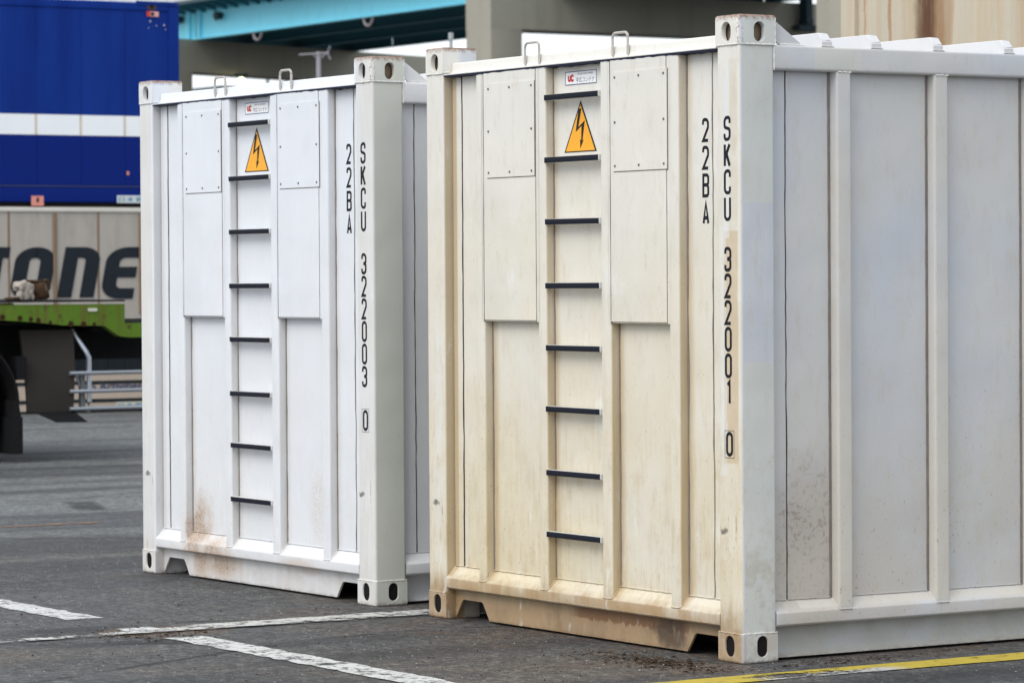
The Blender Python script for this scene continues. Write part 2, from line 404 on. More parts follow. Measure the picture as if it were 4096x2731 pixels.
# ---- lettering drawn as ribbons
def round_open(pts, rads, n=7):
    out = [pts[0]]
    for i in range(1, len(pts)-1):
        rr = rads[i]
        if rr <= 0: out.append(pts[i]); continue
        p = Vector(pts[i]); a = Vector(pts[i-1])-p; b = Vector(pts[i+1])-p
        la, lb = a.length, b.length; a.normalize(); b.normalize()
        ang = max(a.angle(b), 0.2); d = min(rr/math.tan(ang/2), la*.5, lb*.5)
        p0 = p+a*d; p2 = p+b*d
        for k in range(n+1):
            t = k/n
            # circular feel: blend conic weight
            w = 0.75; q = (p0*(1-t)**2+p*2*w*t*(1-t)+p2*t*t)/((1-t)**2+2*w*t*(1-t)+t*t)
            out.append(tuple(q))
    out.append(pts[-1]); return out
def ribbon(path, s, closed=False):
    P = [Vector(p) for p in path]; m = len(P); L = []; R = []
    for i in range(m):
        if closed: a = P[i]-P[i-1]; b = P[(i+1) % m]-P[i]
        else: a = P[i]-P[max(i-1, 0)]; b = P[min(i+1, m-1)]-P[i]
        if a.length < 1e-9: a = b
        if b.length < 1e-9: b = a
        a = a.normalized(); b = b.normalized(); t = (a+b)
        if t.length < 1e-6: t = a.copy()
        t.normalize(); nrm = Vector((-t.y, t.x)); k = min(1.0/max(nrm.dot(Vector((-a.y, a.x))), 0.3), 2.2)
        L.append(P[i]+nrm*s/2*k); R.append(P[i]-nrm*s/2*k)
    return L, R
def glyph(ch):
    # strokes in a unit cell; (points, rounding flags 1=full curve .5=small, closed)
    g = {
     'S': [([(1,.74),(1,1),(0,1),(0,.56),(1,.46),(1,0),(0,0),(0,.26)], [0,1,1,.6,.6,1,1,0], 0)],
     'K': [([(0,0),(0,1)], [0,0], 0), ([(1,1),(.04,.38)], [0,0], 0), ([(.32,.62),(1,0)], [0,0], 0)],
     'C': [([(1,.72),(1,1),(0,1),(0,0),(1,0),(1,.28)], [0,1,1,1,1,0], 0)],
     'U': [([(0,1),(0,0),(1,0),(1,1)], [0,1,1,0], 0)],
     '2': [([(0,.76),(0,1),(1,1),(1,.62),(0,0),(1,0)], [0,1,1,.6,0,0], 0)],
     '3': [([(0,.76),(0,1),(1,1),(1,.56),(.38,.52)], [0,1,1,.5,0], 0), ([(.38,.52),(1,.46),(1,0),(0,0),(0,.24)], [0,.5,1,1,0], 0)],
     '0': [([(0,.5),(0,1),(1,1),(1,0),(0,0),(0,.5)], [0,1,1,1,1,0], 0)],
     '1': [([(.32,.84),(.72,1),(.72,0)], [0,0,0], 0)],
     'B': [([(0,.5),(0,1),(1,1),(1,.53),(0,.53)], [0,0,.7,.7,0], 0), ([(0,.53),(1,.51),(1,0),(0,0),(0,.53)], [0,.7,.7,0,0], 0)],
     'A': [([(0,0),(.5,1),(1,0)], [0,0,0], 0), ([(.14,.27),(.86,.27)], [0,0], 0)],
    }
    return g[ch]
def draw_glyph(mb, ch, x0, z0, w, h, s, y, out):
    iw, ih = w-s, h-s; k = 0
    for pts, rd, cl in glyph(ch):
        P = [(x0+s/2+p[0]*iw, z0+s/2+p[1]*ih) for p in pts]
        if len(P) > 2: P = round_open(P, [r*iw*.5 for r in rd])
        else: P = list(P)
        # extend free ends by half a stroke where they sit on the cell edge
        L, R = ribbon(P, s)
        yy = y+out*0.00025*k; k += 1
        n = len(P)
        mb.raw([(p.x, yy, p.y) for p in L]+[(p.x, yy, p.y) for p in R], [(i, i+1, n+i+1, n+i) for i in range(n-1)])

def text_mesh(txt, size, cx, cz, plane, mat, name, parent, axis='y', sx=1.0, shear=0.0, width=None, bold=0.0):
    cu = bpy.data.curves.new("txt", 'FONT'); cu.body = txt; cu.size = 1.0; cu.align_x = 'CENTER'; cu.align_y = 'CENTER'
    cu.shear = shear; cu.offset = bold
    ob = bpy.data.objects.new("txt", cu); COL.objects.link(ob)
    dg = bpy.context.evaluated_depsgraph_get()
    me0 = bpy.data.meshes.new_from_object(ob.evaluated_get(dg))
    xs = [v.co.x for v in me0.vertices] or [0, 1]; ys = [v.co.y for v in me0.vertices] or [0, 1]
    mx, my = (min(xs)+max(xs))/2, (min(ys)+max(ys))/2
    kz = size/(max(ys)-min(ys)); kx = (width/(max(xs)-min(xs))) if width else kz*sx
    for v in me0.vertices:
        a, b = (v.co.x-mx)*kx, (v.co.y-my)*kz
        v.co = (cx+a, plane, cz+b) if axis == 'y' else (plane, cx+a, cz+b)
    me0.name = name; me0.materials.clear(); me0.materials.append(mat)
    bpy.data.objects.remove(ob); bpy.data.curves.remove(cu)
    o = bpy.data.objects.new(name, me0); COL.objects.link(o); o.parent = parent
    return o

# ------------------------------------------------------------------ ground
def asphalt():
    g = G("asphalt")
    n_big = g.noise(0.35, 5, 0.6)
    n_mid = g.noise(1.6, 7, 0.7)
    n_fine = g.noise(90, 4, 0.7)
    n_grit = g.noise(260, 3, 0.7)
    c = g.mix(g.ramp(n_mid, 0.32, 0.66), (0.044, 0.045, 0.046), (0.074, 0.073, 0.071))
    c = g.mix(g.mul(g.ramp(n_big, 0.45, 0.62), 0.6), c, (0.082, 0.066, 0.051))
    c = g.mix(g.mul(g.ramp(g.noise(0.9, 6, .7, g.vscale((1, .35, 1), (4, 1, 0))), 0.52, 0.64), 0.6), c, (0.078, 0.054, 0.036))
    # paler, bluer asphalt further off: grazing sky sheen put into the colour
    c = g.mix(g.mul(g.ramp(g.x, -4.5, -10), g.ramp(n_mid, .3, .6, .35, .8)), c, (0.125, 0.137, 0.138))
    c = g.mix(g.ramp(g.x, -27, -36), c, (0.050, 0.051, 0.052))
    # dark tyre-worn bands running along the lane, several widths
    for k_, off, lo, amt in (((1.7, 0.16, 1), (0, 3, 0), .53, .75), ((4.5, 0.30, 1), (9, 3, 0), .56, .6), ((0.5, 0.05, 1), (3, 8, 0), .52, .6)):
        st = g.noise(1.0, 5, 0.6, g.vscale(k_, off))
        c = g.mix(g.mul(g.ramp(st, lo, lo+.10), amt), c, (0.026, 0.027, 0.031))
    # worn hollows by the line crossing, oily patches
    nn = g.noise(5, 5, .7)
    for cx_, cy_, rx_, ry_, a in ((-2.85, -1.60, .13, .40, 1.0), (-2.19, -1.68, .12, .40, 1.0), (-2.62, -1.62, .38, .55, .55), (-2.62,-2.3,.4,.9,.4),
                                  (-1.15, -0.75, .22, 1.3, .75), (-1.75, -0.78, .16, .9, .5), (-7.3, 0.4, .9, 1.6, .8), (-6.0, 0.1, .5, 2.2, .75), (-4.4, 0.9, .5, 1.2, .6), (0.75, 0.3, .22, 1.2, .8), (-0.6, -2.2, .4, .8, .5)):
        c = g.mix(g.mul(g.blob((cx_, cy_, 0), (rx_, ry_, 1), nn, 0.30), a), c, (0.018, 0.018, 0.020))
    c = g.mix(g.mul(g.blob((-2.55, -1.30, 0), (.30, .36, 1), nn, .5), .7), c, (0.095, 0.060, 0.034))
    # rusty runoff close to the containers
    ro = g.mul(g.mul(g.ramp(g.x, -3, -2.2), g.ramp(g.y, -1.1, -0.15)), g.mul(g.ramp(g.x, 0.35, 0.1), g.ramp(n_mid, 0.42, 0.60)))
    c = g.mix(g.mul(ro, 0.6), c, (0.062, 0.036, 0.021))
    # aggregate: contrast at every scale from hand-size wear down to grit
    def var(v, lo, hi, a, b):
        m_ = g.ramp(v, lo, hi, a, b)
        n = g.nt.nodes.new("ShaderNodeVectorMath"); n.operation = 'SCALE'
        g.nt.links.new(cc[0], n.inputs[0]); g.nt.links.new(m_, n.inputs['Scale']); cc[0] = n.outputs[0]
    cc = [c]
    var(g.noise(5.5, 3, 0.6), 0.38, 0.62, 0.86, 1.14)
    var(g.noise(13, 2, 0.6, g.vscale((1, 1, 1), (7, 2, 3))), 0.38, 0.62, 0.80, 1.22)
    var(g.noise(29, 2, 0.6, g.vscale((1, 1, 1), (1, 5, 3))), 0.38, 0.62, 0.62, 1.42)
    var(n_fine, 0.35, 0.65, 0.55, 1.45)
    c = cc[0]
    c = g.mix(g.mul(g.ramp(n_grit, 0.60, 0.70), 0.7), c, (0.24, 0.24, 0.235))
    vs_ = g.voro(42); pk = g.ramp(g.noise(21, 1, 0.5), 0.56, 0.60)
    c = g.mix(g.mul(g.ramp(vs_, 0.22, 0.12), pk), c, (0.30, 0.30, 0.29))
    # fine cracks
    cr_ = g.mul(g.ramp(g.voro(0.45, g.vscale((1, .4, 1)), 'DISTANCE_TO_EDGE'), 0.010, 0.004), g.ramp(n_mid, .42, .55))
    c = g.mix(g.mul(cr_, .85), c, (0.008, 0.008, 0.008))
    nb = g.bump(g.add(n_fine, g.mul(n_grit, 0.5)), 0.004, 0.8)
    return g.fin(c, g.ramp(n_mid, 0.2, 0.8, 0.62, 0.85), 0, nb, 0.45)
ASPH = asphalt()
mb = MB()
mb.raw([(-3000,-3000,0),(3000,-3000,0),(3000,3000,0),(-3000,3000,0)], [(0,1,2,3)])
tag(mb.build("ground", ASPH, smooth=False), kind='structure')

def line_paint(name, col, lo, hi, holes=(), grime=(0.10, 0.09, 0.08), col2=None):
    g = G(name)
    wear = g.noise(7, 7, 0.75); w2 = g.noise(38, 5, 0.7); ws = g.noise(1.0, 5, .7, g.vscale((40, 5, 1)))
    q = g.add(g.add(g.mul(wear, 0.45), g.mul(w2, 0.30)), g.mul(ws, .25))
    for (c0, r0, amt) in holes:
        q = g.add(q, g.mul(g.blob(c0, r0, wear, 0.3), amt))
    c = g.mix(g.ramp(g.noise(14, 5, .7), 0.45, 0.75, 0, 0.55), col, grime)
    if col2:
        m_ = g.mul(g.ramp(g.y, 0.50, 0.34), g.mul(g.ramp(g.y, -0.30, -0.18), g.ramp(g.add(g.x, g.mul(g.sub(wear, .5), .25)), .40, .43)))
        c = g.mix(m_, c, col2)
    alpha = g.ramp(q, hi, lo)
    g.fin(c, 0.6, 0, g.bump(w2, 0.002), 0.4)
    g.put(g.b.inputs['Alpha'], alpha)
    return g.mat
def strip(name, x0, x1, y0, y1, z, mat, jx=0.012, seg=0.07):
    # ragged-edged painted strip lying on the ground, 4 mm above it
    mb = MB(); long_y = (y1-y0) > (x1-x0)
    L = (y1-y0) if long_y else (x1-x0); n = max(2, int(L/seg)); vs = []
    for i in range(n+1):
        t = i/n; j0, j1 = random.uniform(-jx, jx), random.uniform(-jx, jx)
        if long_y: vs += [(x0+j0, y0+L*t, z), (x1+j1, y0+L*t, z)]
        else: vs += [(x0+L*t, y0+j0, z), (x0+L*t, y1+j1, z)]
    mb.raw(vs, [(2*i, 2*i+1, 2*i+3, 2*i+2) for i in range(n)])
    return mb.build(name, mat, smooth=False)
WL1 = line_paint("worn_white_paint", (0.54, 0.54, 0.525), 0.50, 0.58,
                 [((-2.98, -1.36, 0), (.30, .3, 1), .25), ((-2.37, -1.32, 0), (.16, .2, 1), .25), ((-0.9, -1.36, 0), (.6, .05, 1), .04)])
WL2 = line_paint("worn_white_paint_thin", (0.50, 0.495, 0.47), 0.49, 0.57,
                 [((-2.54, -2.4, 0), (.3, 1.3, 1), .05), ((-2.70, -1.7, 0), (.16, .7, 1), .18), ((-2.54, -1.2, 0), (.3, .22, 1), .02)])
YL = line_paint("worn_yellow_paint", (0.44, 0.335, 0.03), 0.545, 0.62,
                [((0.44, 0.05, 0), (.14, .40, 1), .085), ((0.42, -0.15, 0), (.11, .2, 1), .05)], (0.22, 0.16, 0.03), (0.42, 0.41, 0.39))
tag(strip("painted_line", -9.0, 1.5, -1.435, -1.262, 0.004, WL1), kind='structure')
tag(strip("painted_line", -2.665, -2.465, -6.0, 11.0, 0.008, WL2), kind='structure')
tag(strip("painted_line", 0.325, 0.512, -3.5, 14.0, 0.004, YL, 0.006), kind='structure')
FAINT = line_paint("faint_white_paint", (0.22, 0.23, 0.235), 0.46, 0.60)
tag(strip("painted_line", -22.1, -21.9, 3.0, 14.0, 0.004, FAINT), kind='structure')
ORL = line_paint("faint_orange_paint", (0.30, 0.13, 0.05), 0.46, 0.58)
tag(strip("painted_line", -8.95, -8.88, 0.2, 1.45, 0.004, ORL), kind='structure')

# litter of grit and dry leaves gathered by the near corner
LITTER = plain("leaf_litter", (0.055, 0.035, 0.022), 0.9, 0, 0.6, 30)
mb = MB()
def flake(x, y, s):
    a = random.uniform(0, 2*PI); h = random.uniform(0.001, 0.010); c_, s_ = math.cos(a)*s, math.sin(a)*s
    w = random.uniform(.25, .6)
    mb.raw([(x-c_, y-s_, 0.002), (x+s_*w, y-c_*w, h), (x+c_, y+s_, 0.003), (x-s_*w, y+c_*w, h*.4)], [(0,1,2),(0,2,3)])
for i in range(420):
    flake(random.gauss(-0.30, 0.22), random.gauss(-0.22, 0.075)-0.02, random.uniform(.004, .018))
for i in range(160): flake(random.gauss(0.15, 0.05), random.gauss(0.35, 0.35), random.uniform(.003, .013))
for i in range(200): flake(random.gauss(-2.45, 0.16), random.gauss(-1.42, 0.14), random.uniform(.004, .016))
for i in range(300): flake(random.uniform(-4.5, 1.0), random.uniform(-2.3, 0.0), random.uniform(.003, .009))
tag(mb.build("leaf_litter", LITTER, smooth=False, recalc=False), kind='stuff')
PEB = plain("pale_grit", (0.34, 0.34, 0.32), 0.8, 0, 0.4, 60)
mb = MB()
for i in range(2600):
    x, y, s = random.uniform(-8.5, 1.2), random.uniform(-2.9, 1.4), random.choice((.0015, .002, .0025, .003, .0045))
    if x < 0 and x > -5.4 and y > -0.02: continue
    a = random.uniform(0, 6); vs_ = [(x+s*math.cos(a+k*2*PI/5)*random.uniform(.6, 1), y+s*math.sin(a+k*2*PI/5)*random.uniform(.6, 1), 0.0005) for k in range(5)]+[(x, y, s*.8)]
    mb.raw(vs_, [(k, (k+1) % 5, 5) for k in range(5)])
tag(mb.build("grit", PEB, smooth=False, recalc=False), kind='stuff')

# ------------------------------------------------------------------ white 20 ft containers
W, H, L = 2.438, 2.591, 6.058
def holed(mb, f, u0, u1, v0, v1, cu, cv, hw, hh, depth):
    # rectangular plate with a stadium hole and the tunnel behind it; f maps (u, v, depth) to space
    st = stad(cu, cv, hw, hh, 9); n = len(st); outer = []
    for (u, v) in st:
        du, dv = u-cu, v-cv
        k = min(((u1-cu)/du if du > 1e-9 else (u0-cu)/du if du < -1e-9 else 1e9),
                ((v1-cv)/dv if dv > 1e-9 else (v0-cv)/dv if dv < -1e-9 else 1e9))
        outer.append([cu+du*k, cv+dv*k])
    for cnr in ((u0, v0), (u0, v1), (u1, v0), (u1, v1)):
        j = min(range(n), key=lambda i: (outer[i][0]-cnr[0])**2+(outer[i][1]-cnr[1])**2); outer[j] = list(cnr)
    lip = [(cu+(u-cu)*1.06, cv+(v-cv)*1.04) for u, v in st]
    vs = [f(u, v, 0) for u, v in outer]+[f(u, v, 0) for u, v in lip]+[f(u, v, .003) for u, v in st]+[f(u, v, depth) for u, v in st]
    fs = []
    for r in range(3):
        for i in range(n): j = (i+1) % n; fs.append((r*n+i, r*n+j, (r+1)*n+j, (r+1)*n+i))
    mb.raw(vs, fs)
def casting(top, mat, parent):
    # hollow near-right corner casting: outer corner at x=0, y=0, with oval lashing holes
    z0, z1 = (H-0.118, H) if top else (0.0, 0.118)
    R = 0.016; x0, x1, y0, y1 = -0.162, 0.0, 0.0, 0.178
    def loop(ins):
        pts = [(x0+ins*.5, y0+ins), (x1-R, y0+ins)]
        for k in range(1, 6): a = -PI/2+k*PI/12; pts.append((x1-R+(R-ins)*math.cos(a), y0+R+(R-ins)*math.sin(a)))
        pts += [(x1-ins, y0+R), (x1-ins, y1-ins*.3), (x0+ins*.5, y1-ins*.3)]
        return pts
    rr = 0.011; seq = []
    for k in range(5): a = k*PI/8; seq.append((rr*(1-math.cos(a)), rr*(1-math.sin(a))))   # inset, distance from the end
    zs = [((z1-d) if top else (z0+d), ins) for ins, d in seq]   # from straight part to the end face
    mb = MB(); n = len(loop(0)); za, zb = (z0, z1-rr) if top else (z0+rr, z1)
    L0 = loop(0)
    for i in range(n):
        j = (i+1) % n
        if i == 0:
            continue
        a, b = L0[i], L0[j]
        if abs(a[0]-x1) < 1e-6 and abs(b[0]-x1) < 1e-6: continue
        mb.raw([(a[0], a[1], za), (b[0], b[1], za), (b[0], b[1], zb), (a[0], a[1], zb)], [(0,1,2,3)])
    hz = (2.523, 0.0395) if top else (0.066, 0.042)
    fx = -0.0895 if top else -0.0845; fy = 0.100 if top else 0.1025
    holed(mb, lambda u, v, d: (u, d, v), x0, x1-R, za, zb, fx, hz[0], 0.031, hz[1], 0.022 if top else 0.007)
    holed(mb, lambda u, v, d: (-d, u, v), y0+R, y1, za, zb, fy, hz[0], 0.026, hz[1], 0.022 if top else 0.007)
    for (zA, iA), (zB, iB) in zip(zs[:-1], zs[1:]):
        A, B = loop(iA), loop(iB)
        mb.raw([(p[0], p[1], zA) for p in A]+[(p[0], p[1], zB) for p in B], [(i, (i+1) % n, (i+1) % n+n, i+n) for i in range(n)])
    E_ = loop(rr)
    mb.raw([(p[0], p[1], z1 if top else z0) for p in E_], [tuple(range(n))])
    mb.raw([(p[0], p[1], z0 if top else z1) for p in L0], [tuple(range(n))])
    o = mb.build("corner_casting", mat, parent, False)
    bm = bmesh.new(); bm.from_mesh(o.data)
    bmesh.ops.remove_doubles(bm, verts=bm.verts, dist=1e-5)
    bmesh.ops.recalc_face_normals(bm, faces=bm.faces)
    bm.to_mesh(o.data); bm.free()
    o.data.shade_smooth(); o.data.set_sharp_from_angle(angle=math.radians(32))
    if top: MB().box(-0.140, -0.034, 0.034, 0.155, H-0.10, H-0.02).build("cavity", CAVT, parent, False)
    if not top: MB().box(-0.150, -0.009, 0.009, 0.168, 0.006, 0.112).build("cavity", CAVD, parent, False)
    return o
def mirrored(o, mxx, myy, parent):
    me = o.data.copy()
    for v in me.vertices:
        if mxx: v.co.x = -W-v.co.x
        if myy: v.co.y = L-v.co.y
    if mxx != myy: me.flip_normals()
    n = bpy.data.objects.new(o.name.split('.')[0], me); COL.objects.link(n); n.parent = parent
    return n
def bead(pts, r, mat, parent, step=0.009, flat=1.0):
    P = []
    for a, b in zip(pts[:-1], pts[1:]):
        a = Vector(a); b = Vector(b); n = max(2, int((b-a).length/step))
        for i in range(n): P.append(a.lerp(b, i/n)+Vector([random.uniform(-.0009, .0009) for _ in range(3)]))
    P.append(Vector(pts[-1]))
    rr = [r*(1+0.28*math.sin(i*2.1)+random.uniform(-.15, .2)) for i in range(len(P))]
    return MB().tube(P, rr, 6).build("weld_bead", mat, parent)
def seal(x0, x1, y0, y1, z0, z1, mat, parent, axis='front', jit=0.0022, step=0.045):
    # thin wandering bead of sealant in a vertical joint; proud of the panel by about 1.5 mm
    mb = MB(); n = int((z1-z0)/step); vs = []; w = 0
    for i in range(n+1):
        z = z0+(z1-z0)*i/n; w = w*.7+random.uniform(-jit, jit)
        a, b = w+random.uniform(-.0007, .0007), w+random.uniform(-.0007, .0007)
        if axis == 'front': vs += [(x0+a, y0, z), (x1+b, y0, z), (x1+b, y1, z), (x0+a, y1, z)]
        else: vs += [(x0, y0+a, z), (x0, y1+b, z), (x1, y1+b, z), (x1, y0+a, z)]
    fs = []
    for i in range(n): fs += [(4*i+k, 4*i+(k+1) % 4, 4*i+4+(k+1) % 4, 4*i+4+k) for k in range(4)]
    mb.raw(vs, fs); return mb.build("sealant_or_shadow_line", mat, parent)

def make_container(paint, number, warmside, loc, rz, label, seed):
    random.seed(seed)
    T = empty("shipping_container", loc, rz)
    tag(T, label, "shipping container", "white steel containers side by side in the yard")
    # --- body core behind the panels
    MB().box(-W+0.062, -0.062, 0.062, L-0.062, 0.15, 2.452).build("inner_shell", paint, T, False)
    # --- castings and posts
    for top in (True, False):
        c = casting(top, paint, T)
        if top: MB().box(-W+0.034, -W+0.140, 0.034, 0.155, H-0.10, H-0.02).build("cavity", CAVT, T, False)
        if not top: MB().box(-W+0.009, -W+0.150, 0.009, 0.168, 0.006, 0.112).build("cavity", CAVD, T, False)
        mirrored(c, True, False, T); mirrored(c, False, True, T); mirrored(c, True, True, T)
    post_pts = rect(-0.156, -0.004, 0.004, 0.174, [0.008, 0.016, 0.012, 0.004], 5)
    p = MB().prism(post_pts, 0.117, H-0.117, 'z').build("corner_post", paint, T)
    for a, b in ((1, 0), (0, 1), (1, 1)): mirrored(p, bool(a), bool(b), T)
    # weld beads round the post ends (front two posts)
    for z in (0.119, H-0.119):
        y_, x_ = 0.001, -0.001
        bead([(-0.158, 0.004, z), (-0.156, y_+.001, z), (-0.016, y_+.001, z), (-0.003, 0.014, z), (-0.0015, 0.174, z)], 0.0042, WELD if z > 1 else paint, T)
        bead([(-W+0.004, 0.016, z), (-W+0.012, y_+.001, z), (-W+0.158, y_+.001, z)], 0.0038, paint, T)
    bead([(-0.006, 0.1765, H-0.122), (-0.006, 0.1765, 2.372)], 0.0045, WELD, T, 0.012)
    bead([(-0.003, 0.179, H-0.112), (-0.003, 0.179, H-0.01)], 0.004, WELD, T, 0.010)
    # --- front rails
    rail = rp([(0.004, 0.146), (0.004, 0.188), (0.052, 0.241), (0.11, 0.241), (0.11, 0.139), (0.012, 0.139)], [0.006, 0.011, 0.002, 0, 0, 0.006], 5)
    MB().prism(rail, -W+0.158, -0.158, 'x').build("bottom_rail", paint, T)
    head = rp([(0.003, 2.462), (0.003, 2.4680), (0.040, 2.4700), (0.048, 2.4850), (0.052, 2.5205), (0.14, 2.5205), (0.14, 2.462)], [0.002, 0.002, 0.008, 0.008, 0.012, 0, 0], 5)
    MB().prism(head, -W+0.163, -0.163, 'x').build("header_rail", paint, T)
    bead([(-W+0.166, 0.008, 2.4745), (-W+0.20, 0.012, 2.478)], 0.004, paint, T)
    # ragged navy strip standing for the shadow line under the header lip
    mb = MB(); n = 90; vs = []
    for i in range(n+1):
        x = -W+0.165+(W-0.33)*i/n; d = 0.008+abs(random.gauss(0, 0.0025))
        vs += [(x, 0.0034, 2.4625), (x, 0.060, 2.4625), (x, 0.060, 2.4622-d), (x, 0.0034, 2.4622-d*.8)]
    fs = []
    for i in range(n): fs += [(4*i+k, 4*i+(k+1) % 4, 4*i+4+(k+1) % 4, 4*i+4+k) for k in range(4)]
    mb.raw(vs, fs); mb.build("sealant_or_shadow_line", NAVYSHADE, T)
    # --- front wall panels between ribs
    segs = [(-2.272, -2.1935), (-2.1885, -1.998), (-1.942, -1.494), (-1.434, -1.004), (-0.934, -0.499), (-0.434, -0.2555), (-0.2505, -0.152)]
    for a, b in segs: MB().box(a, b, 0.050, 0.061, 0.21, 2.465).build("wall_panel", paint, T, False)
    # --- front ribs
    ribs = [(-2.003, -1.942), (-1.498, -1.434), (-1.007, -0.934), (-0.503, -0.434)]
    for i, (a, b) in enumerate(ribs):
        MB().prism(rect(a, b, 0.006, 0.066, [0.010, 0.012, 0, 0], 5), 0.192, 2.461, 'z').build("rib", paint, T)
        bead([(a, 0.012, 0.1985), (a+.004, 0.0045, 0.1925), (b-.006, 0.0045, 0.1925), (b, 0.010, 0.197), (b+.001, 0.045, 0.236)], 0.0032, paint, T)
        zt = 1.353 if i in (0, 2) else 2.46
        seal(b-0.001, b+(0.008 if i != 1 else 0.006), 0.0470, 0.0515, 0.238, zt, SEAL, T)
    seal(-2.1945, -2.1885, 0.0475, 0.0505, 0.243, 2.458, SEALD, T)
    seal(-0.2560, -0.2515, 0.0475, 0.0505, 0.240, 2.46, SEAL, T, jit=0.003)
    # weld line where panels meet the bottom rail
    for a, b in segs: bead([(a+.004, 0.047, 0.2435), (b-.004, 0.047, 0.2435)], 0.0026, paint, T, 0.02)
    # --- raised vent covers with screwed inspection plates
    for (a, b, za, pa, pb) in ((-1.938, -1.5125, 1.354, -1.905, -1.514), (-0.929, -0.5185, 1.353, -0.903, -0.509+.002)):
        cov = MB().prism(rect(a, b, 0.004, 0.062, [0.005, 0.005, 0, 0], 3), za, 2.4605, 'z').build("vent_cover", paint, T)
        bm = bmesh.new(); bm.from_mesh(cov.data)
        ed = [e for e in bm.edges if all(abs(v.co.z-za) < 1e-5 and v.co.y < 0.01 for v in e.verts)]
        bmesh.ops.bevel(bm, geom=ed, offset=0.007, segments=3, affect='EDGES'); bm.to_mesh(cov.data); bm.free()
        MB().box(a-0.018, a-0.001, 0.0060, 0.030, za, 2.4600).build("filler_strip", paint, T, False)
        MB().box(b+0.001, b+0.026, 0.0060, 0.030, za, 2.4600).build("filler_strip", paint, T, False)
        seal(a-0.0050, a-0.0002, 0.0048, 0.0075, za, 2.4595, SEAL, T, jit=0.0012)
        seal(b+0.0002, b+0.0038, 0.0048, 0.0075, za, 2.4595, SEAL, T, jit=0.0005)
        pl = MB().prism(rect(pa, pb, 1.990, 2.404, 0.003, 2), 0.0005, 0.0035, 'y').build("inspection_plate", paint, T, False)
        MB().box(pa+.002, pb-.001, 0.0022, 0.0041, 1.9866, 1.9902).build("plate_edge", SEAL, pl, False)
        MB().box(pb-.0005, pb+.0025, 0.0018, 0.0041, 1.9875, 2.404).build("plate_edge", SEAL, pl, False)
        xs_ = (pa+0.016, (pa+pb)/2-.005, pb-0.022); zs_ = (2.012, 2.195, 2.383)
        s0 = None
        for ix, x in enumerate(xs_):
            for iz, z in enumerate(zs_):
                if ix == 1 and iz == 1: continue
                if s0 is None:
                    s0 = MB().cyl((0, 0, 0), 0.0058, -0.0035, 'y', 10, 0.0045).build("screw", SCREW, pl); s0.location = (x, 0.0006, z)
                else: share(s0, (x, 0.0006, z), pl)
    # --- ladder rungs
    r0 = None
    for k in range(8):
        z = 2.336-0.2700*k
        if r0 is None:
            r0 = MB().prism(rect(0.0, 0.031, -0.0255, -0.0008, [.003]*4, 2), -1.4325, -1.0085, 'x').build("ladder_rung", RUNGW, T)
            g0 = MB().prism(rect(-0.003, 0.004, -0.0250, -0.0014, [.002]*4, 2), -1.4285, -1.0135, 'x').build("grip_strip", GRIP, r0)
            r0.location = (0, 0, z)
        else:
            r = share(r0, (random.uniform(-.0015, .0015), random.uniform(-.001, .0015), z+random.uniform(-.002, .002)), T, (random.uniform(-.05, .05), random.uniform(-.0035, .0035), 0)); share(g0, (0, 0, 0), r)
    # --- hoops on the header
    for hx in (-1.588, -0.902):
        w_, zt = 0.057, 2.572
        path = [(hx-w_, 0.040, 2.478), (hx-w_, 0.040, 2.545)]
        for k in range(6): a = PI-k*PI/10; path.append((hx-w_+.022+.022*math.cos(a), 0.040, zt-.022+.022*math.sin(a)))
        for k in range(6): a = PI/2-k*PI/10; path.append((hx+w_-.022+.022*math.cos(a), 0.040, zt-.022+.022*math.sin(a)))
        path += [(hx+w_, 0.040, 2.545), (hx+w_, 0.040, 2.478)]
        MB().tube(path, 0.0062, 10).build("lashing_hoop", HOOP, T)
    # --- logo plate
    y_ = 0.0496; x0, x1, z0, z1 = -1.337, -1.095, 2.372, 2.430
    lg = MB().box(x0, x1, y_-0.001, y_, z0, z1).build("logo_plate", LOGOW, T, False)
    mb = MB(); t = 0.0033; yb = y_-0.0016
    for b_ in ((x0, x1, z0, z0+t), (x0, x1, z1-t, z1), (x0, x0+t, z0+t, z1-t), (x1-t, x1, z0+t, z1-t)):
        mb.raw([(b_[0], yb, b_[2]), (b_[1], yb, b_[2]), (b_[1], yb, b_[3]), (b_[0], yb, b_[3])], [(0,1,2,3)])
    mb.build("border", LOGOB, lg, False)
    mb = MB(); draw_glyph(mb, 'U', x0+.020, z0+.013, .024, .032, .0095, yb, -1); draw_glyph(mb, 'C', x0+.042, z0+.013, .024, .032, .0095, yb-.0003, -1)
    mb.build("emblem", LOGOR, lg, False)
    text_mesh("UKOH CONTAINER", 0.0075, x0+.155, z1-.0125, yb, LOGOB, "lettering", lg, width=.118)
    text_mesh("宇広コンテナ", 0.022, x0+.155, z0+.0195, yb, LOGOB, "lettering", lg, width=.142)
    # --- high-voltage triangle
    A_, B_, C_ = (-1.219, 2.303), (-1.347, 2.083), (-1.097, 2.083)
    sg = MB().prism([B_, C_, A_], y_-0.0012, y_, 'y').build("warning_sign", SIGNBLK, T, False)
    cx_ = (A_[0]+B_[0]+C_[0])/3; cz_ = (A_[1]+B_[1]+C_[1])/3; k_ = 0.905
    inn = [(cx_+(p[0]-cx_)*k_, cz_+(p[1]-cz_)*k_-0.002) for p in (B_, C_, A_)]
    mb = MB(); mb.raw([(p[0], y_-0.0017, p[1]) for p in inn], [(0,1,2)]); mb.build("sign_face", ORANGE, sg, False)
    bolt = [(-.010,.0755),(.008,.0765),(-.011,.000),(.029,.0265),(.014,-.058),(.022,-.052),(.0005,-.090),(-.001,-.050),(.006,-.056),(.008,.004),(-.028,-.020)]
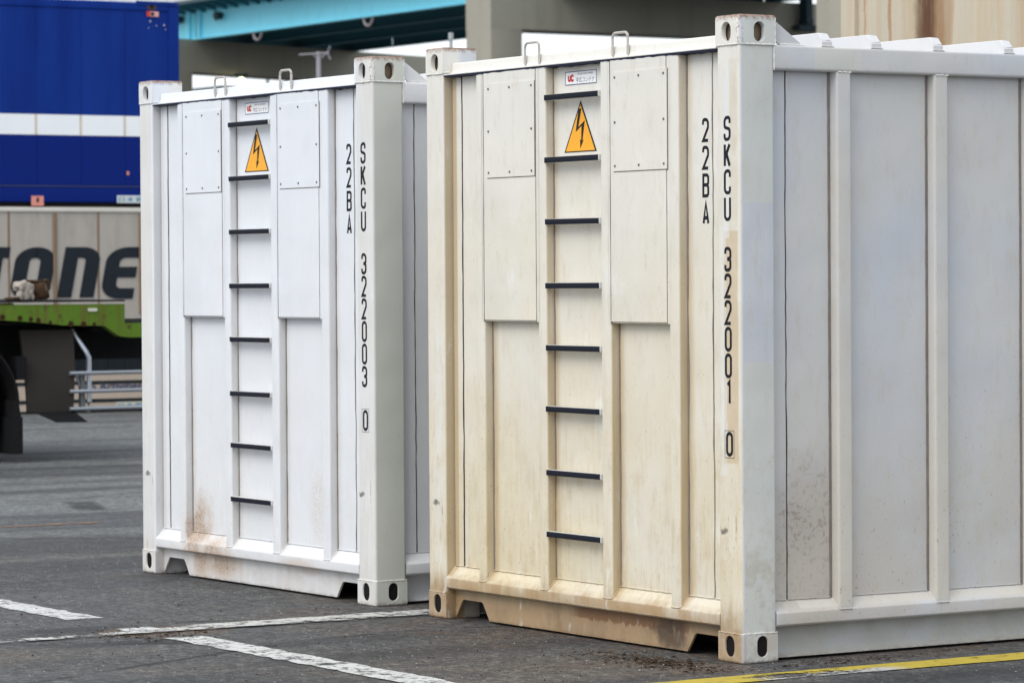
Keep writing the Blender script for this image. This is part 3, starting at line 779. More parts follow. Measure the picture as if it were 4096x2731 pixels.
    mb = MB(); mb.raw([(-1.222+p[0]*1.25, y_-0.0022, 2.190+p[1]*1.03) for p in bolt], [tuple(range(len(bolt)))])
    o = mb.build("lightning_bolt", SIGNBLK, sg, False, recalc=False)
    # --- lettering
    py_ = 0.0036; w, s = 0.0480, 0.0136
    def word(txt, xc, ztop, pitch, h, y, yo=-1):
        for i, ch in enumerate(txt):
            mb = MB(); draw_glyph(mb, ch, xc-w/2, ztop-pitch*i-h, w, h, s*(1.12 if ch in 'AK' else 1), y-0.0004, yo)
            mb.build("painted_letter", INK, T, False, recalc=False)
    word("22BA", -0.3025, 2.190, 0.1122, 0.098, 0.0498)
    word("SKCU", -0.0895, 2.189, 0.1067, 0.1008, py_)
    word(number, -0.0885, 1.666, 0.1065, 0.1003, py_)
    word("0", -0.0835, 0.926, 0.1, 0.0995, py_)
    mb = MB(); bx0, bx1, bz0, bz1, t = -0.1155, -0.0515, 0.820, 0.931, 0.0018; yb = py_-0.0005
    for b_ in ((bx0, bx1, bz0, bz0+t), (bx0, bx1, bz1-t, bz1), (bx0, bx0+t, bz0+t, bz1-t), (bx1-t, bx1, bz0+t, bz1-t)):
        mb.raw([(b_[0], yb, b_[2]), (b_[1], yb, b_[2]), (b_[1], yb, b_[3]), (b_[0], yb, b_[3])], [(0,1,2,3)])
    mb.build("lettering_frame", INK, T, False)
    # --- front sill with forklift cut-outs (recessed plate standing just clear of the ground)
    def cut(xa, xb, xc, xd): return [(xa, 0.011), (xb, 0.082), (xb+.012, 0.091), (xc-.012, 0.091), (xc, 0.082), (xd, 0.011)]
    prof = [(-W+.150, 0.011)]+cut(-2.272, -2.222, -2.040, -1.988)+cut(-0.452, -0.400, -0.222, -0.170)+[(-.150, 0.011), (-.150, 0.142), (-W+.150, 0.142)]
    MB().prism(prof, 0.052, 0.062, 'y').build("front_sill", paint, T, False)
    MB().prism([(x, z) for x, z in prof], L-0.062, L-0.052, 'y').build("rear_sill", paint, T, False)
    for yc in (0.30, 0.9, 1.9, 3.0, 4.1, 5.1): MB().box(-W+.12, -.12, yc, yc+.06, 0.02 if yc < .5 else 0.04, 0.15).build("cross_member_or_dark_plate", SEALD, T, False)  # the foremost is a dark plate added to blacken the forklift cut-outs
    # --- long sides
    for side in (0, 1):
        fl = (lambda m: m.mirror_x(-W)) if side else (lambda m: m)
        y0, y1 = 0.177, L-0.177
        fl(MB().prism([(y_a, z_a) for (y_a, z_a) in rp([(-0.003, 2.372), (-0.003, 2.473), (-0.07, 2.473), (-0.07, 2.372)], [0.014, 0.011, 0, 0], 5)], y0, y1, 'y')).build("top_rail", paint, T)
        br = rp([(-0.006, 0.147), (-0.006, 0.193), (-0.052, 0.241), (-0.11, 0.241), (-0.11, 0.139), (-0.014, 0.139)], [0.006, 0.011, 0.002, 0, 0, 0.007], 5)
        fl(MB().prism(br, y0, y1, 'y')).build("bottom_rail", paint, T)
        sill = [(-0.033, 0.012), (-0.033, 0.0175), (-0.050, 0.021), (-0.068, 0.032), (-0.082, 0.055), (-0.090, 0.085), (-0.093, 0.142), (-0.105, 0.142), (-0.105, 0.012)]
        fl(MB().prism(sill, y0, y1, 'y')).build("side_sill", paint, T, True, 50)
        ys_ = [0.490+0.5067*k for k in range(11)]
        edges = [0.176, 0.2605]+[v for y in ys_ for v in (y-0.012, y+0.07)]+[L-0.176]
        pan = [(0.170, 0.2595), (0.2625, 0.4795)]+[(ys_[k]+0.06, ys_[k+1]-0.010) for k in range(10)]+[(ys_[-1]+.06, L-.170)]
        for a, b in pan: fl(MB().box(-0.062, -0.050, a, b, 0.21, 2.40)).build("wall_panel", paint, T, False)
        if not side:
            seal(-0.0505, -0.0478, 0.2593, 0.2627, 0.243, 2.372, SEALD, T, 'side', 0.0018)
        for k, y in enumerate(ys_):
            rb = rp([(-0.066, y-0.003), (-0.006, y+0.003), (-0.006, y+0.073), (-0.066, y+0.073)], [0, 0.013, 0.006, 0], 6)
            fl(MB().prism(rb, 0.190, 2.374, 'z')).build("rib", paint, T)
            if not side and k < 5:
                seal(-0.0512, -0.0465, y-0.013, y-0.0035, 0.240, 2.372, SEAL, T, 'side', 0.0008)
                bead([(-0.046, y-.004, 0.237), (-0.012, y+.003, 0.199), (-0.0045, y+.010, 0.194), (-0.0045, y+.068, 0.194)], 0.0034, paint, T)
                bead([(-0.0052, y+.010, 2.372), (-0.0052, y+.074, 2.372)], 0.0032, WELD, T)
        if not side:
            for a, b in pan[:5]: bead([(-0.0475, a+.004, 0.2425), (-0.0475, b-.004, 0.2425)], 0.0025, paint, T, 0.02)
    # --- roof, bows and gussets
    MB().box(-W+.066, -.066, 0.10, L-0.10, 2.448, 2.462).build("roof_panel", paint, T, False)
    bows = [0.445, 0.698, 1.022, 1.402, 1.79, 2.18, 2.57, 2.96, 3.35, 3.74, 4.13, 4.52, 4.91, 5.30, 5.60]
    b0 = MB().prism([(-0.008, 2.4735), (-0.008, 2.497), (-0.036, 2.530), (-W+.036, 2.530), (-W+.008, 2.497), (-W+.008, 2.4735)], -0.025, 0.025, 'y').build("roof_bow", ROOFW, T)
    bm = bmesh.new(); bm.from_mesh(b0.data)
    bmesh.ops.bevel(bm, geom=[e for e in bm.edges if all(v.co.z > 2.48 for v in e.verts)], offset=0.004, segments=2, affect='EDGES'); bm.to_mesh(b0.data); bm.free()
    w0 = MB().box(-0.07, -0.0045, -0.029, 0.031, 2.4725, 2.4765).build("weld_pad", WELD, b0, True)
    b0.location = (0, bows[0], 0)
    for y in bows[1:]:
        b = share(b0, (0, y, 0), T); share(w0, (0, 0, 0), b)
    for mxx in (False, True):
        for myy in (False, True):
            g1 = MB().prism([(0.1785, 2.580), (0.198, 2.566), (0.318, 2.484), (0.318, 2.4735), (0.214, 2.4735), (0.1785, 2.508)], -0.030, -0.020, 'x')
            if mxx: g1.mirror_x(-W)
            if myy: g1.mirror_y(L)
            g1.build("gusset_plate", paint, T, False)
    bead([(-0.019, 0.214, 2.4765), (-0.019, 0.335, 2.4765)], 0.0045, WELD, T)
    # --- rear end
    MB().box(-W+.15, -.15, L-0.062, L-0.045, 0.15, 2.46).build("rear_wall", paint, T, False)
    MB().box(-W+.158, -.158, L-0.11, L-0.006, 0.139, 0.24).build("bottom_rail", paint, T, False)
    MB().box(-W+.163, -.163, L-0.13, L-0.01, 2.462, 2.52).build("header_rail", paint, T, False)
    for x in (-2.0, -1.5, -1.0, -.5): MB().box(x, x+.065, L-0.06, L-0.008, 0.19, 2.461).build("rib", paint, T, False)
    return T
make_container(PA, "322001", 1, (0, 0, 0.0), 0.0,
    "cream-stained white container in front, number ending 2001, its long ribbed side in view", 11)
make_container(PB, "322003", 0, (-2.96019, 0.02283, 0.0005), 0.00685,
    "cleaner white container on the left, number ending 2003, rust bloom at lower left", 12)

# ------------------------------------------------------------------ rusty white stack behind on the right
def rusty():
    g = G("rust_streaked_white")
    s2 = g.noise(1.0, 6, 0.75, g.vscale((24, 24, 1.6))); s3 = g.noise(1.0, 4, 0.55, g.vscale((7, 7, 0.12), (2, 1, 0)))
    c = g.mix(g.ramp(s2, 0.3, 0.7), (0.50, 0.455, 0.37), (0.47, 0.40, 0.295))
    c = g.mix(g.mul(g.ramp(s3, 0.50, 0.66), 0.35), c, (0.47, 0.34, 0.21))
    wob = g.mul(g.sub(g.noise(1.0, 5, .7, g.vscale((3, 3, 2.2))), .5), .10)
    for (cx_, w_, a, col) in ((-2.215, .016, .7, (0.36, 0.18, 0.075)), (-1.885, .030, .75, (0.30, 0.15, 0.06)), (-1.66, .13, .35, (0.36, 0.24, 0.11)), (-1.25, .05, .5, (0.34, 0.19, 0.08)), (-1.44, .20, .85, (0.26, 0.13, 0.045)), (-1.53, .13, .97, (0.085, 0.032, 0.012)), (-0.31, .06, .85, (0.16, 0.06, 0.025)), (-0.45, .15, .5, (0.40, 0.26, 0.13)), (-0.9, .2, .2, (0.42, 0.3, 0.17))):
        q = g.mul(g.sub(g.add(g.x, wob), cx_), 1/w_); q = g.mul(q, q)
        m_ = g.mul(g.ramp(q, 1.0, 0.0), g.ramp(s2, 0.25, 0.6, 0.6, 1.0))
        c = g.mix(g.mul(m_, a), c, col)
    return g.fin(c, 0.6, 0, g.bump(g.noise(20, 4), 0.003, .5), 0.3)
RUSTY = rusty()
def plain_box_container(name, loc, Lc, Hc, mat, label, group, corr='y', nwave=9):
    T = empty(name, loc); tag(T, label, "shipping container", group)
    MB().box(-W+.03, -.03, .05, Lc-.05, .12, Hc-.04).build("inner_shell", mat, T, False)
    for x in (-W, -.162):
        for y in (0, Lc-.178):
            MB().prism(rect(x+.003, x+.159, y+.004, y+.174, .012), .117, Hc-.117, 'z').build("corner_post", mat, T)
            for z in (0, Hc-.118): MB().prism(rect(x, x+.162, y, y+.178, .010), z, z+.118, 'z').build("corner_casting", mat, T)
    for y0, y1 in ((.006, .06), (Lc-.06, Lc-.006)):
        MB().box(-W+.16, -.16, y0, y1, .02, .16).build("bottom_rail", mat, T, False)
        MB().box(-W+.16, -.16, y0, y1, Hc-.13, Hc-.006).build("header_rail", mat, T, False)
    for x0, x1 in ((-W+.006, -W+.06), (-.06, -.006)):
        MB().box(x0, x1, .17, Lc-.17, .02, .16).build("bottom_rail", mat, T, False)
        MB().box(x0, x1, .17, Lc-.17, Hc-.09, Hc-.006).build("top_rail", mat, T, False)
    # corrugated ends
    wv = []; x = -W+.158; pitch = (W-.316)/nwave
    for k in range(nwave):
        wv += [(x, .045), (x+pitch*.30, .045), (x+pitch*.5, .018), (x+pitch*.80, .018)]; x += pitch
    wv += [(x, .045), (x, .06), (-W+.158, .06)]
    MB().prism(wv, .15, Hc-.12, 'z').build("corrugated_wall", mat, T, False)
    MB().prism([(a, Lc-b) for a, b in wv], .15, Hc-.12, 'z').build("corrugated_wall", mat, T, False)
    sw = []; y = .17; ns = int((Lc-.34)/.28); pt = (Lc-.34)/ns
    for k in range(ns): sw += [(-.045, y), (-.045, y+pt*.3), (-.02, y+pt*.5), (-.02, y+pt*.8)]; y += pt
    sw += [(-.045, y), (-.06, y), (-.06, .17)]
    MB().prism(sw, .15, Hc-.08, 'z').build("corrugated_wall", mat, T, False)
    MB().prism([(-W-a, b) for a, b in sw], .15, Hc-.08, 'z').build("corrugated_wall", mat, T, False)
    return T
plain_box_container("shipping_container", (-5.86, 6.92, 0), L, H, RUSTY, "bottom container of the rust-streaked stack behind the roofs", "rust-streaked stacked containers", nwave=3)
plain_box_container("shipping_container", (-5.86, 6.92, H), L, H, RUSTY, "upper container with brown rust streaks showing above the ribbed roof at right", "rust-streaked stacked containers", nwave=3)

# ------------------------------------------------------------------ blue and grey freight stack, far left
def blue_paint():
    g = G("blue_container_paint")
    n = g.noise(1.2, 4, .55, g.vscale((1, 2.4, .35))); s2 = g.noise(1, 4, .6, g.vscale((20, 20, .4)))
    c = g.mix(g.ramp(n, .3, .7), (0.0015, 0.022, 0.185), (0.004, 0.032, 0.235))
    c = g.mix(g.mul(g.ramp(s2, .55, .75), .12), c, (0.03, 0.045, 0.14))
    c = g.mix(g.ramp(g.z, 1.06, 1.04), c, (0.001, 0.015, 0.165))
    return g.fin(c, .6, 0, g.bump(n, .02, .5), .12)
BLUE = blue_paint()
BLKM0 = plain("gap_shade_black", (0.01, 0.01, 0.011), .8)
BLUED = plain("blue_seam_rust", (0.03, 0.04, 0.13), .6)
BAND = plain("white_band_paint", (0.88, 0.90, 0.92), .5, 0, .04, 3)
BANDT = plain("band_seam_tan", (0.62, 0.55, 0.45), .6, 0, .2, 5)
X1 = -25.6; YR = 10.50; LC = 6.1; HC = 2.405
CREAM = plain("grey_cream_paint", (0.40, 0.365, 0.325), .6, 0, .07, .8, dirt=((0.34, 0.305, 0.265), .42, .75))
CREAMR = plain("rib_rust_stain", (0.20, 0.135, 0.085), .7, 0, .3, 6)
BLK = plain("black_band_paint", (0.013, 0.018, 0.022), .6, 0, .2, 5)
NAVY = plain("dark_letter_paint", (0.016, 0.021, 0.028), .6, 0, .12, 5)
NAVYT = plain("navy_text_paint", (0.04, 0.055, 0.12), .6)
PINK = plain("pink_plate", (0.72, 0.28, 0.22), .6, 0, .08, 20)
PLATE = plain("pale_nameplate", (0.66, 0.70, 0.70), .5, 0, .08, 30)
PLATE2 = plain("cream_nameplate", (0.62, 0.60, 0.48), .5, 0, .08, 30)
TEALI = plain("teal_ink", (0.06, 0.22, 0.34), .5)
RAILW = plain("pale_rail_paint", (0.60, 0.57, 0.51), .5, 0, .1, 5)
BW = 2.45
def freight_shell(T, mat, railmat):
    # local frame: face toward the yard at x=0, y from -LC (left) to 0 (right end)
    MB().box(-BW+.03, -.014, -LC+.03, -.03, .1, HC-.02).build("inner_shell", mat, T, False)
    MB().box(-BW+.06, -.03, -LC+.06, -.06, .0, .1).build("gap_shade_block", BLKM0, T, False)  # near-black block closes the gap below and stands for its shade
    for y in (-LC, -.14):
        for x in (-BW, -.12):
            MB().prism(rect(x, x+.12, y, y+.14, .012), .02, HC-.02, 'z').build("corner_post", mat, T)
def freight_blue():
    T = empty("freight_container", (X1, YR, HC-.025))
    tag(T, "dark blue freight container with a white band, stacked on the grey one", "shipping container", "freight containers stacked beyond the trailer")
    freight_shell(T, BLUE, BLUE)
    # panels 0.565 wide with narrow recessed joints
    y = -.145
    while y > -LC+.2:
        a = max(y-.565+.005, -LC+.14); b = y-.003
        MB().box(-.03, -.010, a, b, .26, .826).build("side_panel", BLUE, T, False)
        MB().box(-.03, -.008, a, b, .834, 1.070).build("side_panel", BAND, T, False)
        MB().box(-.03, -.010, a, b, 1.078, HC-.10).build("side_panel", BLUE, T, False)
        MB().box(-.028, -.0070, a-.028, a+.004, .834, 1.070).build("joint_strip", BANDT, T, False)
        y -= .565
    MB().prism(rp([(-.035, .06), (.004, .06), (.004, .235), (-.035, .255)], [.0, .008, .02, 0]), -LC+.14, -.14, 'y').build("bottom_rail", BLUE, T)
    MB().box(-.03, .010, -LC+.14, -.14, .238, .252).build("rail_lip", BLUED, T, False)
    MB().prism(rp([(-.06, HC-.10), (.002, HC-.10), (.002, HC-.004), (-.06, HC-.004)], [0, .01, .015, 0]), -LC+.14, -.14, 'y').build("top_rail", BLUE, T)
    MB().box(-BW+.03, -.03, -.02, .0, .1, HC-.05).build("end_wall", BLUE, T, False)
    MB().box(-.012, .0125, -.56, -.02, HC-.03, HC+.012).build("corner_cap", BLUE, T, False)
    p = MB().box(.006, .012, -1.92, -1.768, .015, .13).build("pocket_plate", PINK, T, False)
    MB().prism(stad(-1.842, .082, .016, .03), .012, .0125, 'x').build("keyhole", INK, p, False)
    t = MB().box(.005, .011, -.83, -.13, .055, .142).build("nameplate", PLATE, T, False)
    text_mesh("日本貨物鉄道", .060, -.48, .098, .0125, TEALI, "lettering", t, 'x', width=.66, bold=.012)
    s = MB().box(.003, .008, -.425, -.272, HC-.165, HC-.105).build("hazard_sticker", plain("sticker_pink", (.70, .36, .33), .5), T, False)
    MB().box(.008, .010, -.425, -.385, HC-.165, HC-.105).build("sticker_mark", plain("sticker_red", (.62, .03, .02), .5), s, False)
    MB().box(.008, .010, -.375, -.33, HC-.155, HC-.115).build("sticker_mark", NAVY, s, False)
    MB().cyl((.003, -.36, HC-.045), .028, .004, 'x', 14).build("lifting_hole", INK, T)
    MB().box(.004, .006, -.42, -.30, HC-.085, HC-.02).build("rust_patch", plain("dark_rust", (.07, .035, .03), .8), T, False)
    MB().box(.002, .006, -.70, -.672, .38, .425).build("latch_plate", PINK, T, False)
    chip = plain("chipped_paint", (.45, .42, .42), .7)
    for a, b, c_ in ((-.38, HC-.22, .012), (-.30, HC-.27, .008), (-.20, HC-.26, .012), (-.18, HC-.31, .007), (-.40, HC-.30, .007), (-.28, HC-.12, .01)):
        MB().cyl((.001, a, b), c_, .002, 'x', 7).build("paint_chip", chip, T, False)
def freight_grey():
    T = empty("freight_container", (X1, YR, 0))
    tag(T, "grey-cream freight container with huge dark TONE lettering, under the blue one", "shipping container", "freight containers stacked beyond the trailer")
    freight_shell(T, CREAM, CREAM)
    ribs = [8.30, 8.875, 9.43, 9.975]
    y = 8.30-.56*4; ribs = [y+.56*i for i in range(4)]+ribs
    prev = YR-LC+.14
    for r_ in ribs+[YR-.13]:
        a, b = prev-YR+.008, r_-YR-.008
        MB().box(-.03, -.006, a, b, .95, 2.325).build("side_panel", CREAM, T, False)
        prev = r_
    for i, r_ in enumerate(ribs):
        yy = r_-YR
        if i % 2 == 1:
            MB().prism(rp([(-.02, yy-.030), (.022, yy-.018), (.022, yy+.018), (-.02, yy+.030)], [0, .012, .012, 0]), 1.15, 2.31, 'z').build("rib", CREAMR, T)
        else: MB().box(-.02, -.004, yy-.014, yy+.014, .95, 2.325).build("joint_strip", CREAMR, T, False)
    MB().box(-.03, .0, -LC+.14, -.13, .44, .95).build("lower_band", BLK, T, False)
    for k in range(26):
        yy = -LC+.3+k*.22
        if yy < -.2: MB().box(-.02, .012, yy, yy+.05, .46, .95).build("band_rib", BLK, T, False)
    MB().box(-.03, -.004, -LC+.14, -.13, .03, .44).build("base_panel", plain("base_tan_paint", (0.46, 0.375, 0.30), .6, 0, .08, 3), T, False)
    for z in (.345, .135): MB().box(-.01, .001, -LC+.14, -.13, z-.021, z+.021).build("base_stripe", BLK, T, False)
    MB().prism(rp([(-.05, 2.325), (.014, 2.325), (.014, 2.375), (-.05, 2.375)], [0, .012, .012, 0]), -LC+.05, -.05, 'y').build("top_rail", RAILW, T)
    # lettering: drawn upright, widened and slanted
    def big(ch, ya, yb, k0=0):
        z0, h, st = 1.316, .605, .125
        w = (yb-ya-.12)/1.45; mb = MB(); e = 0
        G_ = {'T': [([(0,1),(1,1)], [0,0]), ([(.5,1),(.5,0)], [0,0])],
              'O': [([(0,.5),(0,1),(1,1),(1,0),(0,0),(0,.5)], [0,1,1,1,1,0])],
              'n': [([(0,-.09),(0,1),(1,1),(1,-.09)], [0,0,.9,0])],
              'E': [([(1,1),(0,1),(0,0),(.95,0)], [0,.9,.9,0]), ([(0,.52),(.92,.52)], [0,0])]}[ch]
        iw, ih = w-st, h-st
        for pts, rd in G_:
            P = [(st/2+p[0]*iw, z0+st/2+p[1]*ih) for p in pts]
            if len(P) > 2: P = round_open(P, [r*iw*.62 for r in rd], 9)
            Lr, Rr = ribbon(P, st); n = len(P); e += 1
            f = lambda p: (-.004+.0012*(e+k0)+.006, ya-YR+p.x*1.45+(p.y-z0)*.20, p.y)
            mb.raw([f(p) for p in Lr]+[f(p) for p in Rr], [(i, i+1, n+i+1, n+i) for i in range(n-1)])
        mb.build("painted_letter", NAVY, T, False, recalc=False)
    big('T', 7.78, 8.41); big('O', 8.285, 8.905); big('n', 8.89, 9.475); big('E', 9.435, 10.09)
    text_mesh("Eco Activities", .085, -.93, .300, .0035, NAVYT, "lettering", T, 'x', width=.80, bold=.025)
    t = MB().box(.000, .004, -.86, -.15, .045, .112).build("nameplate", PLATE2, T, False)
    text_mesh("日本貨物鉄道", .048, -.51, .078, .0055, TEALI, "lettering", t, 'x', width=.66, bold=.012)
freight_blue(); freight_grey()

# ------------------------------------------------------------------ green trailer chassis
def green_paint():
    g = G("green_chassis_paint")
    n = g.noise(4, 5, .65); s = g.noise(1, 5, .7, g.vscale((12, 12, 1.5)))
    c = g.mix(n, (0.075, 0.160, 0.008), (0.11, 0.205, 0.014))
    c = g.mix(g.mul(g.ramp(s, .45, .62), .75), c, (0.115, 0.095, 0.02))
    c = g.mix(g.mul(g.ramp(g.noise(9, 5, .7), .57, .66), .7), c, (0.06, 0.028, 0.012))
    return g.fin(c, .6, 0, None, .3)
GREEN = green_paint()
BLKM = plain("black_chassis_metal", (0.010, 0.010, 0.011), .7, 0, .3, 8)
RUB = plain("tyre_rubber", (0.012, 0.012, 0.013), .8, 0, .2, 20)
PLG = plain("grey_mud_plate", (0.036, 0.032, 0.029), .8, 0, .18, 2)
SILV = plain("galvanised_tube", (0.42, 0.45, 0.50), .35, .75, .12, 8)
RIM = plain("steel_rim", (0.14, 0.13, 0.12), .5, .6, .2, 10)
ORR = plain("orange_reflector", (0.72, 0.10, 0.02), .3, 0, .05, 30)
LUMP = plain("rusty_lock_iron", (0.055, 0.030, 0.017), .8, 0, .5, 10, dirt=((0.20, 0.17, 0.14), .5, .6))
RAG = plain("dirty_white_rag", (0.34, 0.30, 0.26), .9, 0, .25, 12)
X2 = -15.85
TR = empty("container_trailer", (X2, 4.0, 0))
tag(TR, "empty green container trailer chassis with silver guard rails, left edge", "trailer")
def ty(y): return y-4.0
side = [(-9, 1.355), (1.01, 1.335), (1.01, 1.17), (1.6, 1.17), (1.6, 1.045), (1.06, 1.048), (.96, 1.058), (.815, 1.150), (.44, 1.158), (.15, 1.190), (-.25, 1.215), (-1.2, 1.10), (-9, 1.05)]
for xo in (0, -2.3):
    MB().prism(side, xo-.10, xo, 'x').build("side_beam", GREEN, TR, False)
MB().box(-2.42, .012, -9, 1.008, 1.357, 1.372).build("deck_edge", BLKM, TR, False)
MB().box(-2.30, -.10, -9, 1.55, 1.165, 1.185).build("shade_plate", BLKM, TR, False)  # unseen plate added to deepen the shadow under the trailer
for y in (-8, -6.5, -5, -3.5, -2, -.6, .75): MB().box(-2.3, -.1, y, y+.12, 1.1, 1.3).build("cross_beam", BLKM, TR, False)
MB().box(-1.75, -1.6, -9, 1.5, .85, 1.2).build("main_beam", BLKM, TR, False)
MB().box(-.75, -.6, -9, 1.5, .85, 1.2).build("main_beam", BLKM, TR, False)
for y, z in ((-.13, 1.235), (.03, 1.225), (.13, 1.215), (.20, 1.205), (.31, 1.185), (.50, 1.170), (.62, 1.168), (.72, 1.165), (-.3, 1.235)):
    MB().cyl((.001, y, z), random.uniform(.014, .026), .004, 'x', 9).build("rust_patch", plain("rust_brown", (0.045, 0.022, 0.012), .9), TR, False)
MB().prism(rp([(.66, 1.275), (.745, 1.275), (.745, 1.302), (.66, 1.302)], .01), .001, .014, 'x').build("marker_lamp", RAILW, TR)
# wheels: dual tyres, two axles
def wheel_mesh():
    prof = [(-.12, .28), (-.125, .40), (-.118, .47), (-.095, .497), (-.06, .503), (.06, .503), (.095, .497), (.118, .47), (.125, .40), (.12, .28)]
    mb = MB(); n = 48; vs = []; fs = []
    for k in range(n):
        a = 2*PI*k/n
        for x, r in prof: vs.append((x, r*math.cos(a), r*math.sin(a)))
    m_ = len(prof)
    for k in range(n):
        for j in range(m_-1): fs.append((k*m_+j, k*m_+j+1, ((k+1) % n)*m_+j+1, ((k+1) % n)*m_+j))
    mb.raw(vs, fs); return mb
w_src = None
for ax_y in (3.43, 2.14):
    for xo in (-.28, -.56, -1.86, -2.14):
        if w_src is None:
            w_src = empty("wheel", (0, 0, 0)); w_src.parent = TR; w_src.location = (xo, ty(ax_y), .503)
            ti = wheel_mesh().build("tyre", RUB, w_src)
            ri = MB().cyl((-.09, 0, 0), .285, .18, 'x', 32).build("rim", RIM, w_src)
            hb = MB().cyl((.07, 0, 0), .10, .10, 'x', 16).build("hub", RIM, w_src)
        else:
            w = w_src.copy(); COL.objects.link(w); w.parent = TR; w.location = (xo, ty(ax_y), .503)
            for q in (ti, ri, hb): share(q, q.location, w)
    MB().cyl((-2.2, ty(ax_y), .503), .07, 1.9, 'x', 12).build("axle", BLKM, TR)
# mudguard arc and flap
arc = []
for k in range(15):
    a = math.radians(100-k*7); arc.append((ty(3.43)+.60*math.cos(a), .503+.60*math.sin(a)))
arc_in = [(ty(3.43)+(p[0]-ty(3.43))*.965, .503+(p[1]-.503)*.965) for p in arc]
MB().prism(arc+arc_in[::-1], -.72, -.02, 'x').build("mudguard", BLKM, TR, True, 30)
MB().prism([(-.02, .53), (-.02, .39), (.045, .39), (.03, .47), (.022, .53)], -.70, -.02, 'x').build("mud_flap", RUB, TR, False)
MB().box(-.70, -.02, -.040, .058, .075, .388).build("mud_flap", RUB, TR, False)
MB().box(-.50, -.03, .010, .10, .70, .90).build("bracket", BLKM, TR, False)
# large grey plate, slightly bowed, with a turned-out black lip
pv = []; nn_ = 8
for i in range(nn_+1):
    t = i/nn_; y0_, y1_ = .115+.0*t, .565-.02*t; z = 1.12-(1.12-.425)*t; xo = -.09+.05*math.sin(t*2.4)
    pv += [(xo-.10*(1-t), y0_, z), (xo, y1_, z), (xo-.02, y1_, z), (xo-.12*(1-t)-.02, y0_, z)]
fs = []
for i in range(nn_): fs += [(4*i+k, 4*i+(k+1) % 4, 4*i+4+(k+1) % 4, 4*i+4+k) for k in range(4)]
fs += [(0, 3, 2, 1), tuple(4*nn_+k for k in range(4))]
mb = MB(); mb.raw(pv, fs); mb.build("mud_plate", PLG, TR)
mb = MB(); mb.raw([(-.05, .19, .425), (-.05, .545, .425), (.10, .60, .342), (.06, .33, .345), (-.05, .19, .415), (-.05, .545, .415), (.10, .60, .334), (.06, .33, .337)],
                  [(0,1,2,3), (7,6,5,4), (0,3,7,4), (3,2,6,7), (2,1,5,6), (1,0,4,5)])
mb.build("mud_plate_lip", BLKM, TR, False)
# guard rails
for z in (.751, .596, .447): MB().tube([(-.03, .50, z-.003), (-.03, 2.2, z)], .0175, 12).build("guard_rail", SILV, TR)
for yo in (0, 1.3):
    MB().tube([(-.16, .585+yo, 1.12), (-.13, .615+yo, 1.05), (-.06, .672+yo, .93), (-.05, .690+yo, .88), (-.05, .692+yo, .50), (-.05, .672+yo, .42)], .021, 12).build("rail_bracket", SILV, TR)
    MB().box(-.11, -.06, .62+yo, .66+yo, .43, .74).build("rail_bracket", plain("grey_bracket", (.14, .145, .15), .5), TR, False)
MB().tube([(-.09, .585, .74), (-.09, .64, .60)], .014, 8).build("rail_brace", SILV, TR)
rf = MB().cyl((-.3, .748, .515), .026, .012, 'x', 8).build("reflector", ORR, TR)
MB().tube([(-.305, .744, .45), (-.305, .744, .58)], .006, 6).build("reflector_stem", BLKM, TR)
# rusty lock and rag on the deck
TL = empty("lock_bundle", (X2, 4.17, 1.373)); TL.scale = (1.2, 1.25, 1.25); tag(TL, "rusty iron container lock with a dirty white rag, sitting on the green chassis", "container lock")
def lump(name, mat, c, s, seed, parent, rough=.16):
    bm = bmesh.new(); bmesh.ops.create_icosphere(bm, subdivisions=3, radius=1.0); rnd = random.Random(seed)
    ph = [rnd.uniform(0, 6) for _ in range(6)]
    for v in bm.verts:
        p = v.co; d = 1+rough*(math.sin(p.x*4+ph[0])*math.sin(p.y*5+ph[1])+.7*math.sin(p.z*7+ph[2])*math.sin(p.y*8+ph[3]))
        # boxier outline
        k = 1/max(abs(p.x), abs(p.y), abs(p.z), .72)**.55
        v.co = Vector((p.x*s[0], p.y*s[1], p.z*s[2]))*d*k+Vector(c)
        v.co.z = max(v.co.z, 0.0)
    me = bpy.data.meshes.new(name); bm.to_mesh(me); bm.free(); me.materials.append(mat); me.shade_smooth()
    o = bpy.data.objects.new(name, me); COL.objects.link(o); o.parent = parent; return o
lump("lock_body", LUMP, (-.10, .045, .062), (.07, .095, .062), 3, TL)
lump("lock_foot", LUMP, (-.10, -.075, .012), (.07, .10, .012), 4, TL, .1)
lump("rag", RAG, (-.06, -.055, .095), (.05, .058, .034), 5, TL, .3)
lump("rag", RAG, (-.05, -.070, .045), (.034, .030, .052), 6, TL, .3)
lump("rag", RAG, (-.04, -.020, .050), (.03, .020, .050), 9, TL, .35)
MB().tube([(-.06, -.03, .13), (-.06, .05, .128), (-.06, .12, .135), (-.06, .14, .10)], .010, 8).build("lock_handle", LUMP, TL)

# ------------------------------------------------------------------ elevated road behind
def concrete():
    g = G("concrete")
    n = g.noise(.5, 6, .6); s = g.noise(1, 5, .6, g.vscale((1.5, 1.5, .2)))
    c = g.mix(n, (0.29, 0.272, 0.22), (0.35, 0.335, 0.28))
    c = g.mix(g.mul(g.ramp(s, .5, .7), .3), c, (0.17, 0.16, 0.13))
    return g.fin(c, .85, 0, g.bump(g.noise(6, 5), .02, .5), .25)
CONC = concrete()
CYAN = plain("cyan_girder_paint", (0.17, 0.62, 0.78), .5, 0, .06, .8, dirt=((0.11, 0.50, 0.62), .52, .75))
CYAND = plain("shaded_cyan_paint", (0.035, 0.16, 0.21), .6, 0, .15, 1)  # darker copy of the girder cyan, under-deck shade put into the colour
LEDGE = plain("dark_ledge", (0.06, 0.09, 0.11), .7, 0, .15, 2)
PARA = plain("pale_parapet", (0.52, 0.53, 0.58), .6, 0, .05, .5)
LAMPD = plain("dark_lamp_housing", (0.03, 0.05, 0.06), .6)
